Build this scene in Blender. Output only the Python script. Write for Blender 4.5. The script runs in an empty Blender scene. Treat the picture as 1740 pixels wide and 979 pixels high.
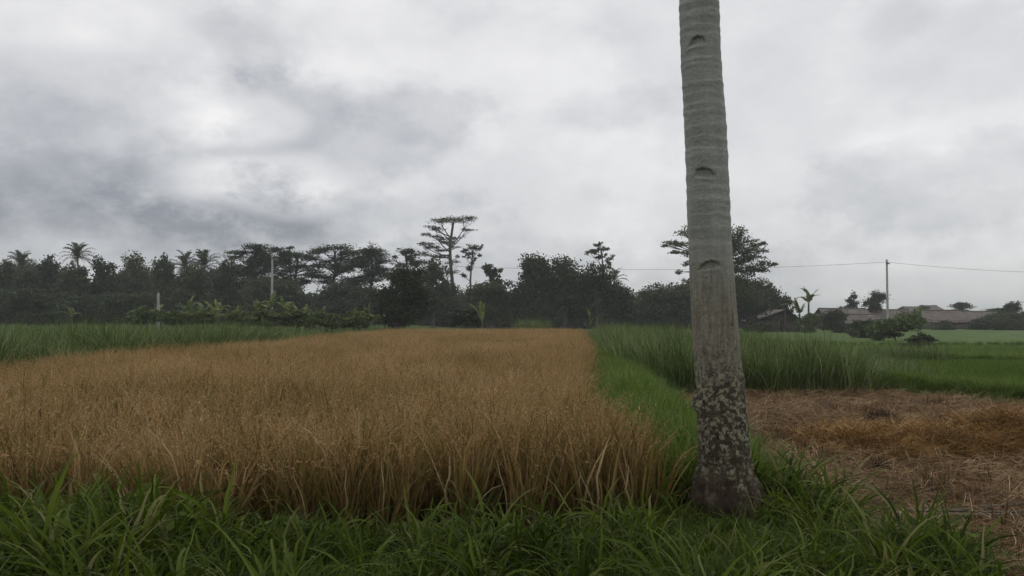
import bpy, math
import numpy as np
R = math.radians
SC = bpy.context.scene
COL = SC.collection

# ------------------------------------------------------------------ camera
F, CX, HY, EYE = 1366.0, 870.0, 538.0, 1.5
cam_d = bpy.data.cameras.new("camera"); cam = bpy.data.objects.new("camera", cam_d); COL.objects.link(cam)
cam.location = (0, 0, EYE); cam.rotation_euler = (R(90 + 2.03), 0, 0)
cam_d.sensor_width = 36.0; cam_d.lens = 36.0 * F / 1740.0; cam_d.clip_start = 0.05; cam_d.clip_end = 6000
SC.camera = cam

# ------------------------------------------------------------------ world: overcast sky with clouds
SUN_EL, SUN_AZ = 62.0, 25.0          # azimuth clockwise from +Y
world = bpy.data.worlds.new("World"); SC.world = world; world.use_nodes = True
def sky():
    nt = world.node_tree; nt.nodes.clear(); L = nt.links.new
    def node(t, **k):
        n = nt.nodes.new(t)
        for a, b in k.items(): setattr(n, a, b)
        return n
    def put(sock, v):
        if isinstance(v, bpy.types.NodeSocket): L(v, sock)
        else: sock.default_value = v
    def m(op, a, b=0.0, c=0.0):
        n = node("ShaderNodeMath", operation=op); put(n.inputs[0], a); put(n.inputs[1], b); put(n.inputs[2], c); return n.outputs[0]
    def vm(op, a, b=(0, 0, 0)):
        n = node("ShaderNodeVectorMath", operation=op); put(n.inputs[0], a); put(n.inputs[1], b); return n.outputs[0]
    def noise(v, s, det=6, rough=0.55):
        n = node("ShaderNodeTexNoise"); put(n.inputs["Vector"], v)
        n.inputs["Scale"].default_value = s; n.inputs["Detail"].default_value = det; n.inputs["Roughness"].default_value = rough
        return n
    def step(x, a, b, lo, hi):
        n = node("ShaderNodeMapRange", interpolation_type="SMOOTHSTEP"); put(n.inputs[0], x)
        for i, v in enumerate((a, b, lo, hi)): n.inputs[i + 1].default_value = v
        return n.outputs[0]
    d = node("ShaderNodeTexCoord").outputs["Generated"]
    ds = vm("MULTIPLY", d, (1, 1, 1.55))
    w1 = vm("MULTIPLY", vm("SUBTRACT", noise(ds, 4.0, 3, .5).outputs["Color"], (.5, .5, .5)), (.12, .12, .07))
    dw = vm("NORMALIZE", vm("ADD", d, w1))
    sx = node("ShaderNodeSeparateXYZ"); L(dw, sx.inputs[0])
    cb = node("ShaderNodeCombineXYZ"); L(m("ARCTAN2", sx.outputs[0], sx.outputs[1]), cb.inputs[0]); L(m("ARCSINE", sx.outputs[2]), cb.inputs[1])
    big = noise(ds, 2.2, 4, .55).outputs[0]; fb = noise(ds, 9.0, 9, .66).outputs[0]
    edge = m("MULTIPLY", m("SUBTRACT", fb, .5), 1.7)
    val = m("ADD", .825, m("MULTIPLY", m("SUBTRACT", big, .5), .20))
    val = m("ADD", val, m("MULTIPLY", m("SUBTRACT", fb, .5), .20))
    val = m("ADD", val, step(noise(vm("ADD", ds, (3.1, .7, 1.9)), 3.6, 9, .58).outputs[0], .46, .60, -.045, .045))
    # cloud bodies: (centre px, radius px, amount, softness)
    for px, py, rx, ry, amp, soft in [
        (-60, 285, 360, 80, -.18, 1.5), (0, 240, 420, 130, -.07, 1.3), (350, 80, 160, 50, -.08, .8), (470, 60, 120, 50, -.03, .8), (600, 220, 230, 80, -.11, .7), (480, 180, 130, 55, -.05, .7), (720, 205, 110, 45, -.05, .6),
        (120, 360, 380, 70, -.11, 1.2), (560, 365, 260, 40, -.10, .7), (100, 430, 700, 75, -.15, 1.3), (330, 330, 170, 60, -.06, .7),
        (410, 195, 100, 38, .17, .7), (450, 305, 150, 48, .17, .5), (110, 20, 170, 45, .10, .8),
        (1050, 180, 90, 34, -.07, .7), (1660, 320, 240, 75, -.08, .5), (1560, 400, 260, 45, -.06, .7), (1640, 500, 480, 75, -.13, 1.1), (1340, 330, 120, 40, -.03, .7),
        (1540, 20, 60, 34, -.06, .8), (820, 60, 330, 40, -.03, 1.2), (950, 480, 420, 60, -.05, 1.4), (1640, 225, 150, 32, .06, .6), (1640, 440, 260, 25, .05, .8)]:
        a = math.atan((px - CX) / F); e = math.atan((HY - py) / F * math.cos(a))
        q = node("ShaderNodeVectorMath", operation="MULTIPLY_ADD"); L(cb.outputs[0], q.inputs[0]); q.inputs[1].default_value = (F / rx, F / ry, 0); q.inputs[2].default_value = (-a * F / rx, -e * F / ry, 0)
        t = node("ShaderNodeVectorMath", operation="LENGTH"); L(q.outputs[0], t.inputs[0])
        val = m("ADD", val, step(m("ADD", t.outputs["Value"], edge), max(0, 1 - soft * .5), 1 + soft * .5, amp, 0.0))
    rp = node("ShaderNodeValToRGB"); L(val, rp.inputs[0]); cr = rp.color_ramp
    for p, c in [(0.0, (.12, .135, .16)), (.35, (.25, .262, .295)), (.6, (.46, .47, .495)), (.8, (.672, .67, .678)), (1.0, (.865, .855, .845))]:
        e = cr.elements[0] if p == 0 else (cr.elements[-1] if p == 1 else cr.elements.new(p))
        e.color = (*c, 1)
    ns = node("ShaderNodeTexSky", sky_type="NISHITA"); ns.sun_disc = False
    ns.sun_elevation = R(SUN_EL); ns.sun_rotation = R(SUN_AZ)
    b1 = node("ShaderNodeBackground"); L(ns.outputs[0], b1.inputs[0]); b1.inputs[1].default_value = .10
    b2 = node("ShaderNodeBackground"); L(rp.outputs[0], b2.inputs[0]); b2.inputs[1].default_value = .93
    mx = node("ShaderNodeMixShader"); mx.inputs[0].default_value = .95
    L(b1.outputs[0], mx.inputs[1]); L(b2.outputs[0], mx.inputs[2])
    L(mx.outputs[0], node("ShaderNodeOutputWorld").inputs[0])
sky()
sun_d = bpy.data.lights.new("sun", "SUN"); sun = bpy.data.objects.new("sun", sun_d); COL.objects.link(sun)
sun_d.energy = 0.6; sun_d.angle = R(25); sun_d.color = (1, .97, .92)
sun.rotation_euler = (R(90 - SUN_EL), 0, R(180 - SUN_AZ))
SC.view_settings.view_transform = "Standard"; SC.view_settings.look = "None"
SC.view_settings.exposure = 0.30; SC.view_settings.gamma = 1.0; SC.view_settings.use_curve_mapping = False
SC.render.filter_size = 1.7
SC.cycles.use_denoising = True; SC.cycles.use_adaptive_sampling = True; SC.cycles.adaptive_threshold = .02; SC.cycles.max_bounces = 5; SC.cycles.diffuse_bounces = 3; world.cycles.sampling_method = "MANUAL"; world.cycles.sample_map_resolution = 256; SC.cycles.volume_bounces = 1
SC.cycles.transparent_max_bounces = 4

# ------------------------------------------------------------------ helpers
def P(px, py, Y):
    """point at distance Y in the direction of a photo pixel"""
    return np.array([(px - CX) / F * Y, Y, EYE - (py - HY) / F * Y])
def on(px, py, z):
    Y = (EYE - z) * F / (py - HY); return ((px - CX) / F * Y, Y)
def rng(s): return np.random.default_rng(s)

class Geo:
    """collects vertices, quads and one tone value a vertex"""
    def __init__(s): s.v, s.f, s.t, s.n = [], [], [], 0
    def add(s, v, f, t=.5):
        v = np.asarray(v, float).reshape(-1, 3); f = np.asarray(f, int).reshape(-1, 4)
        s.v.append(v); s.f.append(f + s.n); s.t.append(np.broadcast_to(np.asarray(t, float), (len(v),)).copy()); s.n += len(v); return s
    def mesh(s, name, mats, smooth=True):
        me = bpy.data.meshes.new(name); v = np.concatenate(s.v); f = np.concatenate(s.f); t = np.concatenate(s.t)
        me.vertices.add(len(v)); me.vertices.foreach_set("co", v.ravel().astype(np.float32))
        me.loops.add(f.size); me.loops.foreach_set("vertex_index", f.ravel().astype(np.int32))
        me.polygons.add(len(f)); me.polygons.foreach_set("loop_start", np.arange(0, f.size, 4, dtype=np.int32))
        if smooth: me.polygons.foreach_set("use_smooth", np.ones(len(f), bool))
        me.update(calc_edges=True)
        a = me.attributes.new("tone", "FLOAT", "POINT"); a.data.foreach_set("value", t.astype(np.float32))
        for m_ in (mats if isinstance(mats, (list, tuple)) else [mats]): me.materials.append(m_)
        return me
def obj(name, me, parent=None, loc=(0, 0, 0), rot=(0, 0, 0), scale=(1, 1, 1), link=True):
    o = bpy.data.objects.new(name, me)
    if link: COL.objects.link(o)
    o.parent = parent; o.location = loc; o.rotation_euler = rot; o.scale = scale
    return o
def tag(o, label=None, cat=None, group=None, kind=None):
    for k, v in (("label", label), ("category", cat), ("group", group), ("kind", kind)):
        if v: o[k] = v
    return o
def thing(name, label, cat, loc=(0, 0, 0), rz=0, group=None):
    return tag(obj(name, None, None, loc, (0, 0, rz)), label, cat, group)

def tube(path, rad, sides=8, tone=.5):
    path = np.asarray(path, float); n = len(path); rad = np.broadcast_to(np.asarray(rad, float), (n,))
    T = np.gradient(path, axis=0); T /= np.linalg.norm(T, axis=1)[:, None] + 1e-9
    up = np.where(np.abs(T[:, 2:3]) > .9, np.array([[1., 0, 0]]), np.array([[0, 0, 1.]]))
    A = np.cross(T, up); A /= np.linalg.norm(A, axis=1)[:, None]; B = np.cross(T, A)
    for i in range(1, n):
        if (A[i] * A[i - 1]).sum() < 0: A[i] *= -1; B[i] *= -1
    th = np.arange(sides) * 2 * np.pi / sides
    v = path[:, None] + rad[:, None, None] * (np.cos(th)[None, :, None] * A[:, None] + np.sin(th)[None, :, None] * B[:, None])
    i, j = np.meshgrid(np.arange(n - 1), np.arange(sides), indexing="ij"); k = (j + 1) % sides
    f = np.stack([i * sides + j, i * sides + k, (i + 1) * sides + k, (i + 1) * sides + j], -1)
    return v.reshape(-1, 3), f.reshape(-1, 4), tone
def grid_faces(a, b):
    i, j = np.meshgrid(np.arange(a - 1), np.arange(b - 1), indexing="ij")
    return np.stack([i * b + j, i * b + j + 1, (i + 1) * b + j + 1, (i + 1) * b + j], -1).reshape(-1, 4)
def box(x0, x1, y0, y1, z0, z1):
    v = [(x, y, z) for z in (z0, z1) for y in (y0, y1) for x in (x0, x1)]
    return np.array(v, float), np.array([(0, 2, 3, 1), (4, 5, 7, 6), (0, 1, 5, 4), (1, 3, 7, 5), (3, 2, 6, 7), (2, 0, 4, 6)])

def ribbons(base, az, length, width, lean, bend, segs, r, tone, fold=0.0, twist=.5, droop=1.6):
    """curved tapering blades; lean = start angle from vertical, bend = extra angle gained to the tip"""
    n = len(base); s = np.linspace(0, 1, segs + 1)
    ang = lean[:, None] + bend[:, None] * s[None] ** droop
    ds = length[:, None] / segs
    rr = np.concatenate([np.zeros((n, 1)), np.cumsum(np.sin(ang[:, :-1]) * ds, 1)], 1)
    zz = np.concatenate([np.zeros((n, 1)), np.cumsum(np.cos(ang[:, :-1]) * ds, 1)], 1)
    wob = np.cumsum(r.normal(0, .028, (n, segs + 1)), 1) * length[:, None] * .5
    wob[:, 0] = 0
    d = np.stack([np.cos(az), np.sin(az)], -1); sd = np.stack([-np.sin(az), np.cos(az)], -1)
    c = np.zeros((n, segs + 1, 3)); c[:, :, :2] = base[:, None, :2] + d[:, None] * rr[:, :, None] + sd[:, None] * wob[:, :, None]; c[:, :, 2] = base[:, None, 2] + zz
    w = width[:, None] * np.minimum(1, np.minimum(.45 + 2.2 * s, 1.9 * (1 - s) ** .8 + .03))[None] * .5
    tw = r.uniform(-twist, twist, n)[:, None] + r.uniform(-twist, twist, n)[:, None] * s
    side = np.zeros((n, segs + 1, 3)); side[:, :, :2] = sd[:, None] * np.cos(tw)[:, :, None] + d[:, None] * (np.sin(tw) * np.cos(ang))[:, :, None]
    side[:, :, 2] = -np.sin(tw) * np.sin(ang)
    a = c + side * w[:, :, None]; b = c - side * w[:, :, None]
    if fold > 0:
        up = np.zeros_like(c); up[:, :, :2] = -d[:, None] * np.cos(ang)[:, :, None]; up[:, :, 2] = np.sin(ang)
        mid = c - up * (w * fold)[:, :, None]
        v = np.stack([a, mid, b], 2); k = 3
    else:
        v = np.stack([a, b], 2); k = 2
    idx = np.arange(n * (segs + 1) * k).reshape(n, segs + 1, k)
    q = [np.stack([idx[:, :-1, j], idx[:, :-1, j + 1], idx[:, 1:, j + 1], idx[:, 1:, j]], -1).reshape(-1, 4) for j in range(k - 1)]
    t = np.repeat(np.asarray(tone), (segs + 1) * k)
    return v.reshape(-1, 3), np.concatenate(q), t, c

def rhombs(c, size, r, flat=0.0, ratio=.5, direction=None):
    n = len(c); nrm = r.normal(size=(n, 3)); nrm[:, 2] += flat * 3 * np.sign(nrm[:, 2] + .5)
    nrm /= np.linalg.norm(nrm, axis=1)[:, None]
    a = r.normal(size=(n, 3)) if direction is None else direction + r.normal(0, .3, (n, 3))
    a -= nrm * (a * nrm).sum(1)[:, None]; a /= np.linalg.norm(a, axis=1)[:, None] + 1e-9
    b = np.cross(nrm, a); sz = np.asarray(size).reshape(-1, 1)
    v = np.stack([c - a * sz * .5, c + b * sz * ratio * .5 + a * sz * .06, c + a * sz * .5, c - b * sz * ratio * .5 + a * sz * .06], 1)
    return v.reshape(-1, 3), np.arange(n * 4).reshape(n, 4)

# ------------------------------------------------------------------ materials
def new_mat(name):
    m = bpy.data.materials.new(name); m.use_nodes = True; nt = m.node_tree; nt.nodes.clear(); return m, nt
def N(nt, t, ins=None, **k):
    n = nt.nodes.new(t)
    for a, b in k.items(): setattr(n, a, b)
    for a, b in (ins or {}).items():
        if isinstance(b, bpy.types.NodeSocket): nt.links.new(b, n.inputs[a])
        else: n.inputs[a].default_value = b
    return n
def ramp(nt, fac, stops):
    n = N(nt, "ShaderNodeValToRGB", {0: fac}); cr = n.color_ramp
    while len(cr.elements) < len(stops): cr.elements.new(.5)
    for e, (p, c) in zip(cr.elements, stops): e.position = p; e.color = (*c, 1) if len(c) == 3 else c
    return n.outputs[0]
def M(nt, op, a, b=0.0, clamp=False):
    n = N(nt, "ShaderNodeMath", {0: a, 1: b}, operation=op); n.use_clamp = clamp; return n.outputs[0]
def mix(nt, f, a, b, blend="MIX"):
    n = N(nt, "ShaderNodeMix", data_type="RGBA", blend_type=blend)
    for i, v in ((0, f), (6, a), (7, b)):
        if isinstance(v, bpy.types.NodeSocket): nt.links.new(v, n.inputs[i])
        else: n.inputs[i].default_value = (*v, 1) if isinstance(v, tuple) and len(v) == 3 else v
    return n.outputs[2]
def noise(nt, scale, det=4, rough=.55, vec=None, dim=None):
    n = N(nt, "ShaderNodeTexNoise", {"Scale": scale, "Detail": det, "Roughness": rough})
    if vec is not None: nt.links.new(vec, n.inputs["Vector"])
    return n.outputs[0]

def foliage(name, stops, patch=.7, patch_amt=.35, inst_amt=.3, trans=.3, rough=.55, spec=.3):
    """blade or leaf material: the tone of each blade, of each tuft and of broad patches picks the colour"""
    m, nt = new_mat(name)
    pos = N(nt, "ShaderNodeNewGeometry").outputs["Position"]
    t = N(nt, "ShaderNodeAttribute", attribute_name="tone").outputs["Fac"]
    rnd = N(nt, "ShaderNodeObjectInfo").outputs["Random"]
    nz = noise(nt, patch, 3, .6, pos)
    t = M(nt, "ADD", t, M(nt, "MULTIPLY", M(nt, "SUBTRACT", rnd, .5), inst_amt))
    t = M(nt, "ADD", t, M(nt, "MULTIPLY", M(nt, "SUBTRACT", nz, .5), patch_amt * 2), True)
    c = ramp(nt, t, stops)
    p = N(nt, "ShaderNodeBsdfPrincipled", {"Base Color": c, "Roughness": rough, "Specular IOR Level": spec})
    tr = N(nt, "ShaderNodeBsdfTranslucent", {"Color": c})
    mx = N(nt, "ShaderNodeMixShader", {0: trans, 1: p.outputs[0], 2: tr.outputs[0]})
    N(nt, "ShaderNodeOutputMaterial", {0: mx.outputs[0]})
    return m
def solid(name, stops, scale=3, det=6, rough=.85, bump=0.0, bscale=20, spec=.2, stretch=None):
    m, nt = new_mat(name)
    pos = N(nt, "ShaderNodeTexCoord").outputs["Object"]
    if stretch: pos = N(nt, "ShaderNodeVectorMath", {0: pos, 1: stretch}, operation="MULTIPLY").outputs[0]
    c = ramp(nt, noise(nt, scale, det, .62, pos), stops)
    p = N(nt, "ShaderNodeBsdfPrincipled", {"Base Color": c, "Roughness": rough, "Specular IOR Level": spec})
    if bump:
        b = N(nt, "ShaderNodeBump", {"Strength": .6, "Distance": bump, "Height": noise(nt, bscale, 5, .6, pos)})
        nt.links.new(b.outputs[0], p.inputs["Normal"])
    N(nt, "ShaderNodeOutputMaterial", {0: p.outputs[0]})
    return m
MAT = {}
MAT["grass"] = foliage("lush_grass_blade", [(0, (.015, .026, .002)), (.35, (.045, .074, .005)), (.7, (.09, .135, .012)), (.94, (.15, .195, .035)), (1, (.21, .20, .08))], .9, .28, .4, .4, .55, .14)
MAT["bund"] = foliage("bund_grass_blade", [(0, (.045, .075, .008)), (.45, (.10, .165, .022)), (.8, (.16, .235, .045)), (1, (.28, .30, .12))], .8, .2, .3, .4, .5, .25)
MAT["tall"] = foliage("tall_grass_blade", [(0, (.034, .058, .013)), (.45, (.094, .142, .034)), (.8, (.16, .215, .068)), (1, (.30, .32, .16))], .35, .24, 0, .36, .5, .25)
MAT["rice"] = foliage("ripe_rice_blade", [(0, (.075, .05, .016)), (.2, (.17, .108, .036)), (.42, (.205, .165, .045)), (.6, (.36, .226, .092)), (.8, (.48, .325, .155)), (1, (.58, .46, .28))], .5, .34, 0, .34, .65, .2)
MAT["young"] = foliage("young_rice_blade", [(0, (.05, .088, .010)), (.5, (.098, .158, .020)), (1, (.16, .23, .042))], .16, .5, 0, .36, .6, .15)
MAT["straw"] = foliage("dry_straw", [(0, (.03, .018, .008)), (.22, (.095, .055, .024)), (.5, (.20, .118, .053)), (.85, (.31, .20, .10)), (1, (.46, .35, .21))], 1.7, .6, .35, .1, .7, .15)
MAT["heapstraw"] = foliage("heaped_straw", [(0, (.06, .032, .010)), (.4, (.21, .112, .031)), (.8, (.35, .20, .065)), (1, (.46, .31, .13))], 2.2, .4, .35, .1, .7, .15)
MAT["burnt"] = foliage("burnt_stubble", [(0, (.014, .010, .008)), (.6, (.045, .031, .022)), (1, (.11, .08, .052))], 3, .2, .2, .05, .8, .1)
MAT["leaf"] = foliage("tree_leaf", [(0, (.018, .028, .012)), (.5, (.048, .066, .026)), (1, (.11, .13, .05))], .25, .3, .4, .3, .55, .25)
MAT["leafdark"] = foliage("dark_tree_leaf", [(0, (.016, .026, .012)), (.5, (.038, .055, .024)), (1, (.085, .105, .042))], .25, .3, .4, .28, .55, .25)
MAT["shrub"] = foliage("shrub_leaf", [(0, (.034, .05, .014)), (.5, (.078, .11, .03)), (1, (.16, .19, .06))], .3, .3, .35, .3, .55, .25)
MAT["banana"] = foliage("banana_leaf", [(0, (.045, .07, .018)), (.5, (.10, .14, .036)), (1, (.26, .29, .10))], .4, .35, .6, .4, .5, .3)
MAT["bark"] = solid("tree_bark", [(.3, (.045, .04, .033)), (.6, (.11, .10, .085)), (.8, (.17, .16, .14))], 2, 5, .9, .02, 15)
MAT["pale_bark"] = solid("pale_bark", [(.3, (.12, .115, .10)), (.7, (.25, .24, .21))], 2, 5, .9, .02, 15)
MAT["stem"] = solid("banana_stem", [(.3, (.04, .042, .022)), (.7, (.10, .095, .05))], 4, 4, .6)
MAT["soil"] = solid("field_soil", [(.3, (.035, .024, .014)), (.55, (.07, .048, .028)), (.75, (.11, .075, .045))], 1.3, 8, .95, .03, 9)
MAT["straw_soil"] = solid("straw_littered_soil", [(.3, (.045, .027, .014)), (.5, (.10, .06, .03)), (.7, (.17, .105, .055))], 1.6, 10, .95, .05, 14)
MAT["turf"] = solid("green_turf", [(.3, (.03, .058, .010)), (.5, (.058, .10, .018)), (.7, (.085, .14, .03))], .25, 10, .95, .08, 3)
MAT["paddy"] = solid("young_paddy", [(.3, (.04, .075, .011)), (.5, (.06, .11, .015)), (.7, (.08, .14, .022))], .2, 10, .9, .06, 4)
MAT["concrete"] = solid("weathered_concrete", [(.3, (.25, .25, .24)), (.7, (.42, .42, .41))], 3, 6, .85)
MAT["wire"] = solid("cable_rubber", [(.3, (.02, .02, .022)), (.7, (.04, .04, .042))], 3, 2, .6)
MAT["wood"] = solid("grey_stick_wood", [(.3, (.06, .047, .037)), (.7, (.17, .14, .115))], 3, 5, .85, .004, 40, stretch=(1, 12, 12))

# ------------------------------------------------------------------ ground
def near_z(x, y):
    """height of the ground sheet"""
    x = np.asarray(x, float); y = np.asarray(y, float)
    sm = lambda a, b, t: (lambda u: u * u * (3 - 2 * u))(np.clip((t - a) / (b - a), 0, 1))
    z = -.36 + 0 * x
    z = z - .75 * sm(24, 70, y) * sm(6, 16, x)                     # the terraces on the right step down
    z = z + .65 * sm(20, 55, y) * sm(-6, -14, x)                   # the land left of the rice rises a little
    z = z + .15 * sm(50, 58, y) * sm(10, 4, x) * sm(-14, -6, x)
    bank = sm(5.9 + .0 * x, 5.0, y) * sm(4.4, 2.6, x + .25 * (6 - y))   # verge the photographer stands on
    z = z + .38 * bank
    mound = np.exp(-(((x - 1.7) / .95) ** 2 + ((y - 6.3) / 1.1) ** 2)); z = np.maximum(z, -.36 + .40 * mound)
    return z
gx = np.concatenate([-np.geomspace(2600, 16, 26), np.linspace(-15, 15, 121), np.geomspace(16, 2600, 26)])
gy = np.concatenate([-np.geomspace(2600, 6, 22), np.linspace(-5, 30, 121), np.geomspace(31, 2600, 46)])
GX, GY = np.meshgrid(gx, gy, indexing="xy")
g = Geo().add(np.stack([GX, GY, near_z(GX, GY)], -1), grid_faces(len(gy), len(gx)))
tag(obj("ground", g.mesh("ground", MAT["turf"])), kind="structure")

def inside(poly, p):
    poly = np.asarray(poly, float); x, y = p[:, 0], p[:, 1]; c = np.zeros(len(p), bool); j = len(poly) - 1
    for i in range(len(poly)):
        a, b = poly[i], poly[j]
        k = ((a[1] > y) != (b[1] > y)) & (x < (b[0] - a[0]) * (y - a[1]) / (b[1] - a[1] + 1e-12) + a[0]); c ^= k; j = i
    return c
def fill(poly, step, seed, jit=.5):
    r = rng(seed); poly = np.asarray(poly, float); lo, hi = poly.min(0), poly.max(0)
    X, Y = np.meshgrid(np.arange(lo[0], hi[0], step), np.arange(lo[1], hi[1], step)); p = np.stack([X.ravel(), Y.ravel()], -1)
    p = p + r.uniform(-jit, jit, p.shape) * step
    return p[inside(poly, p)]
def in_view(p, margin=1.2):
    return (p[:, 1] > .5) & (np.abs(p[:, 0]) < p[:, 1] * .64 + margin)
def field_sheet(name, poly, zf, step, mat):
    """field surface: a fine grid over the polygon with its rim turned down into the ground"""
    poly = np.asarray(poly, float); lo, hi = poly.min(0), poly.max(0)
    xs = np.arange(lo[0], hi[0] + step, step); ys = np.arange(lo[1], hi[1] + step, step)
    X, Y = np.meshgrid(xs, ys); p = np.stack([X.ravel(), Y.ravel()], -1); ok = inside(poly, p)
    z = np.where(ok, zf(p[:, 0], p[:, 1]), -2.2); f = grid_faces(len(ys), len(xs)); f = f[ok[f].any(1)]
    me = Geo().add(np.column_stack([p, z]), f).mesh(name, mat)
    return tag(obj(name, me), kind="structure")

RICE = [(-11.0, 5.7), (-3, 6.1), (-1.2, 5.95), (0, 6.25), (1.1, 6.3), (1.2, 6.7), (.92, 7.3), (.98, 7.9), (.78, 8.6), (.98, 9.6), (.86, 11), (1.1, 13), (1.15, 15), (1.7, 18), (1.75, 20), (2.15, 23), (4.5, 52), (-7.6, 50), (-8.7, 24), (-9.6, 14.5)]
STUB = [(2.0, 4.2), (9.2, 4.2), (14, 10), (10.9, 15.3), (9.3, 18.0), (8.6, 18.6), (3.5, 18.6), (2.55, 14), (2.2, 9)]
rs = rng(3)
def lump(x, y, a=.03, k=2.3, ph=0.):
    return a * (np.sin(k * x + ph + 1.3 * np.sin(1.7 * y)) * np.cos(k * .83 * y + 2 * ph) + .6 * np.sin(2.7 * k * x + 1.1 + ph) * np.sin(2.3 * k * y + ph))
stub_z = lambda x, y: -.31 + lump(x, y, .05) + lump(x, y, .04, 6.1, 2.) - .07 * np.exp(-((y - 7.0 - .05 * x) / .28) ** 2) + .33 * np.exp(-(((x - 1.75) / .9) ** 2 + ((y - 6.4) / 1.2) ** 2))
field_sheet("rice_field_soil", RICE, lambda x, y: -.17 + lump(x, y, .02), .25, MAT["soil"])
field_sheet("stubble_field", STUB, stub_z, .08, MAT["straw_soil"])

def ridge(name, path, width, top, base, mat, seed=0, step=.25):
    """grassy bank between fields, rounded in section"""
    path = np.asarray(path, float); seg = np.r_[0, np.cumsum(np.linalg.norm(np.diff(path[:, :2], axis=0), axis=1))]
    s = np.arange(0, seg[-1], step); x = np.interp(s, seg, path[:, 0]); y = np.interp(s, seg, path[:, 1]); zt = np.interp(s, seg, path[:, 2]) if path.shape[1] > 2 else top + 0 * s
    T = np.stack([np.gradient(x), np.gradient(y)], -1); T /= np.linalg.norm(T, axis=1)[:, None]; S = np.stack([T[:, 1], -T[:, 0]], -1)
    u = np.linspace(-1, 1, 13); prof = (1 - np.abs(u) ** 2.6); r = rng(seed)
    wv = width * (1 + .12 * np.sin(s * .9) + .08 * np.sin(s * 2.3))
    v = np.zeros((len(s), 13, 3)); v[:, :, 0] = x[:, None] + S[:, 0:1] * u * wv[:, None]; v[:, :, 1] = y[:, None] + S[:, 1:2] * u * wv[:, None]
    v[:, :, 2] = base + (zt[:, None] - base) * prof + lump(v[:, :, 0], v[:, :, 1], .02, 3)
    return tag(obj(name, Geo().add(v, grid_faces(len(s), 13)).mesh(name, mat)), kind="structure")
BUND = [(1.75, 5.6), (1.65, 8), (1.8, 12), (2.3, 17), (2.9, 24), (4.6, 42), (5.4, 52)]
ridge("field_bund", [(1.72, 6.9)] + BUND[1:], .62, 0.0, -.6, MAT["turf"], 1)

# ------------------------------------------------------------------ scattering (one mass that nobody could count = one object)
def scatter(name, pts, variants, seed, scale=(.8, 1.2), tilt=.1, label=None, cat=None, parent=None, scales=None, given=None):
    r = rng(seed); n = len(pts)
    me = bpy.data.meshes.new(name); me.vertices.add(n); me.vertices.foreach_set("co", np.asarray(pts, np.float32).ravel())
    def attr(k, t, val, f): a = me.attributes.new(k, t, "POINT"); a.data.foreach_set(f, np.ascontiguousarray(val).ravel())
    if given is None:
        sc = r.uniform(*scale, n) * (1 if scales is None else scales)
        given = (np.column_stack([r.normal(0, tilt, n), r.normal(0, tilt, n), r.uniform(0, 6.283, n)]), np.column_stack([sc, sc, sc * r.uniform(.88, 1.12, n)]), r.integers(0, len(variants), n))
    attr("turn", "FLOAT_VECTOR", given[0].astype(np.float32), "vector"); attr("size", "FLOAT_VECTOR", given[1].astype(np.float32), "vector"); attr("pick", "INT", given[2].astype(np.int32), "value")
    o = obj(name, me, parent)
    ng = bpy.data.node_groups.new(name + "_scatter", "GeometryNodeTree")
    ng.interface.new_socket("Geometry", in_out="INPUT", socket_type="NodeSocketGeometry"); ng.interface.new_socket("Geometry", in_out="OUTPUT", socket_type="NodeSocketGeometry")
    gi, go = ng.nodes.new("NodeGroupInput"), ng.nodes.new("NodeGroupOutput")
    ip = ng.nodes.new("GeometryNodeInstanceOnPoints"); g2i = ng.nodes.new("GeometryNodeGeometryToInstance")
    for v in reversed(variants):
        oi = ng.nodes.new("GeometryNodeObjectInfo"); oi.inputs["Object"].default_value = v; oi.inputs["As Instance"].default_value = False
        ng.links.new(oi.outputs["Geometry"], g2i.inputs[0])
    def na(k, t):
        q = ng.nodes.new("GeometryNodeInputNamedAttribute"); q.data_type = t; q.inputs[0].default_value = k
        return next(s for s in q.outputs if s.enabled and s.name == "Attribute")
    ng.links.new(gi.outputs[0], ip.inputs["Points"]); ng.links.new(g2i.outputs[0], ip.inputs["Instance"])
    ip.inputs["Pick Instance"].default_value = True
    ng.links.new(na("pick", "INT"), ip.inputs["Instance Index"]); ng.links.new(na("turn", "FLOAT_VECTOR"), ip.inputs["Rotation"]); ng.links.new(na("size", "FLOAT_VECTOR"), ip.inputs["Scale"])
    ng.links.new(ip.outputs[0], go.inputs[0])
    md = o.modifiers.new("scatter", "NODES"); md.node_group = ng
    return tag(o, label, cat, None, "stuff")

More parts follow.
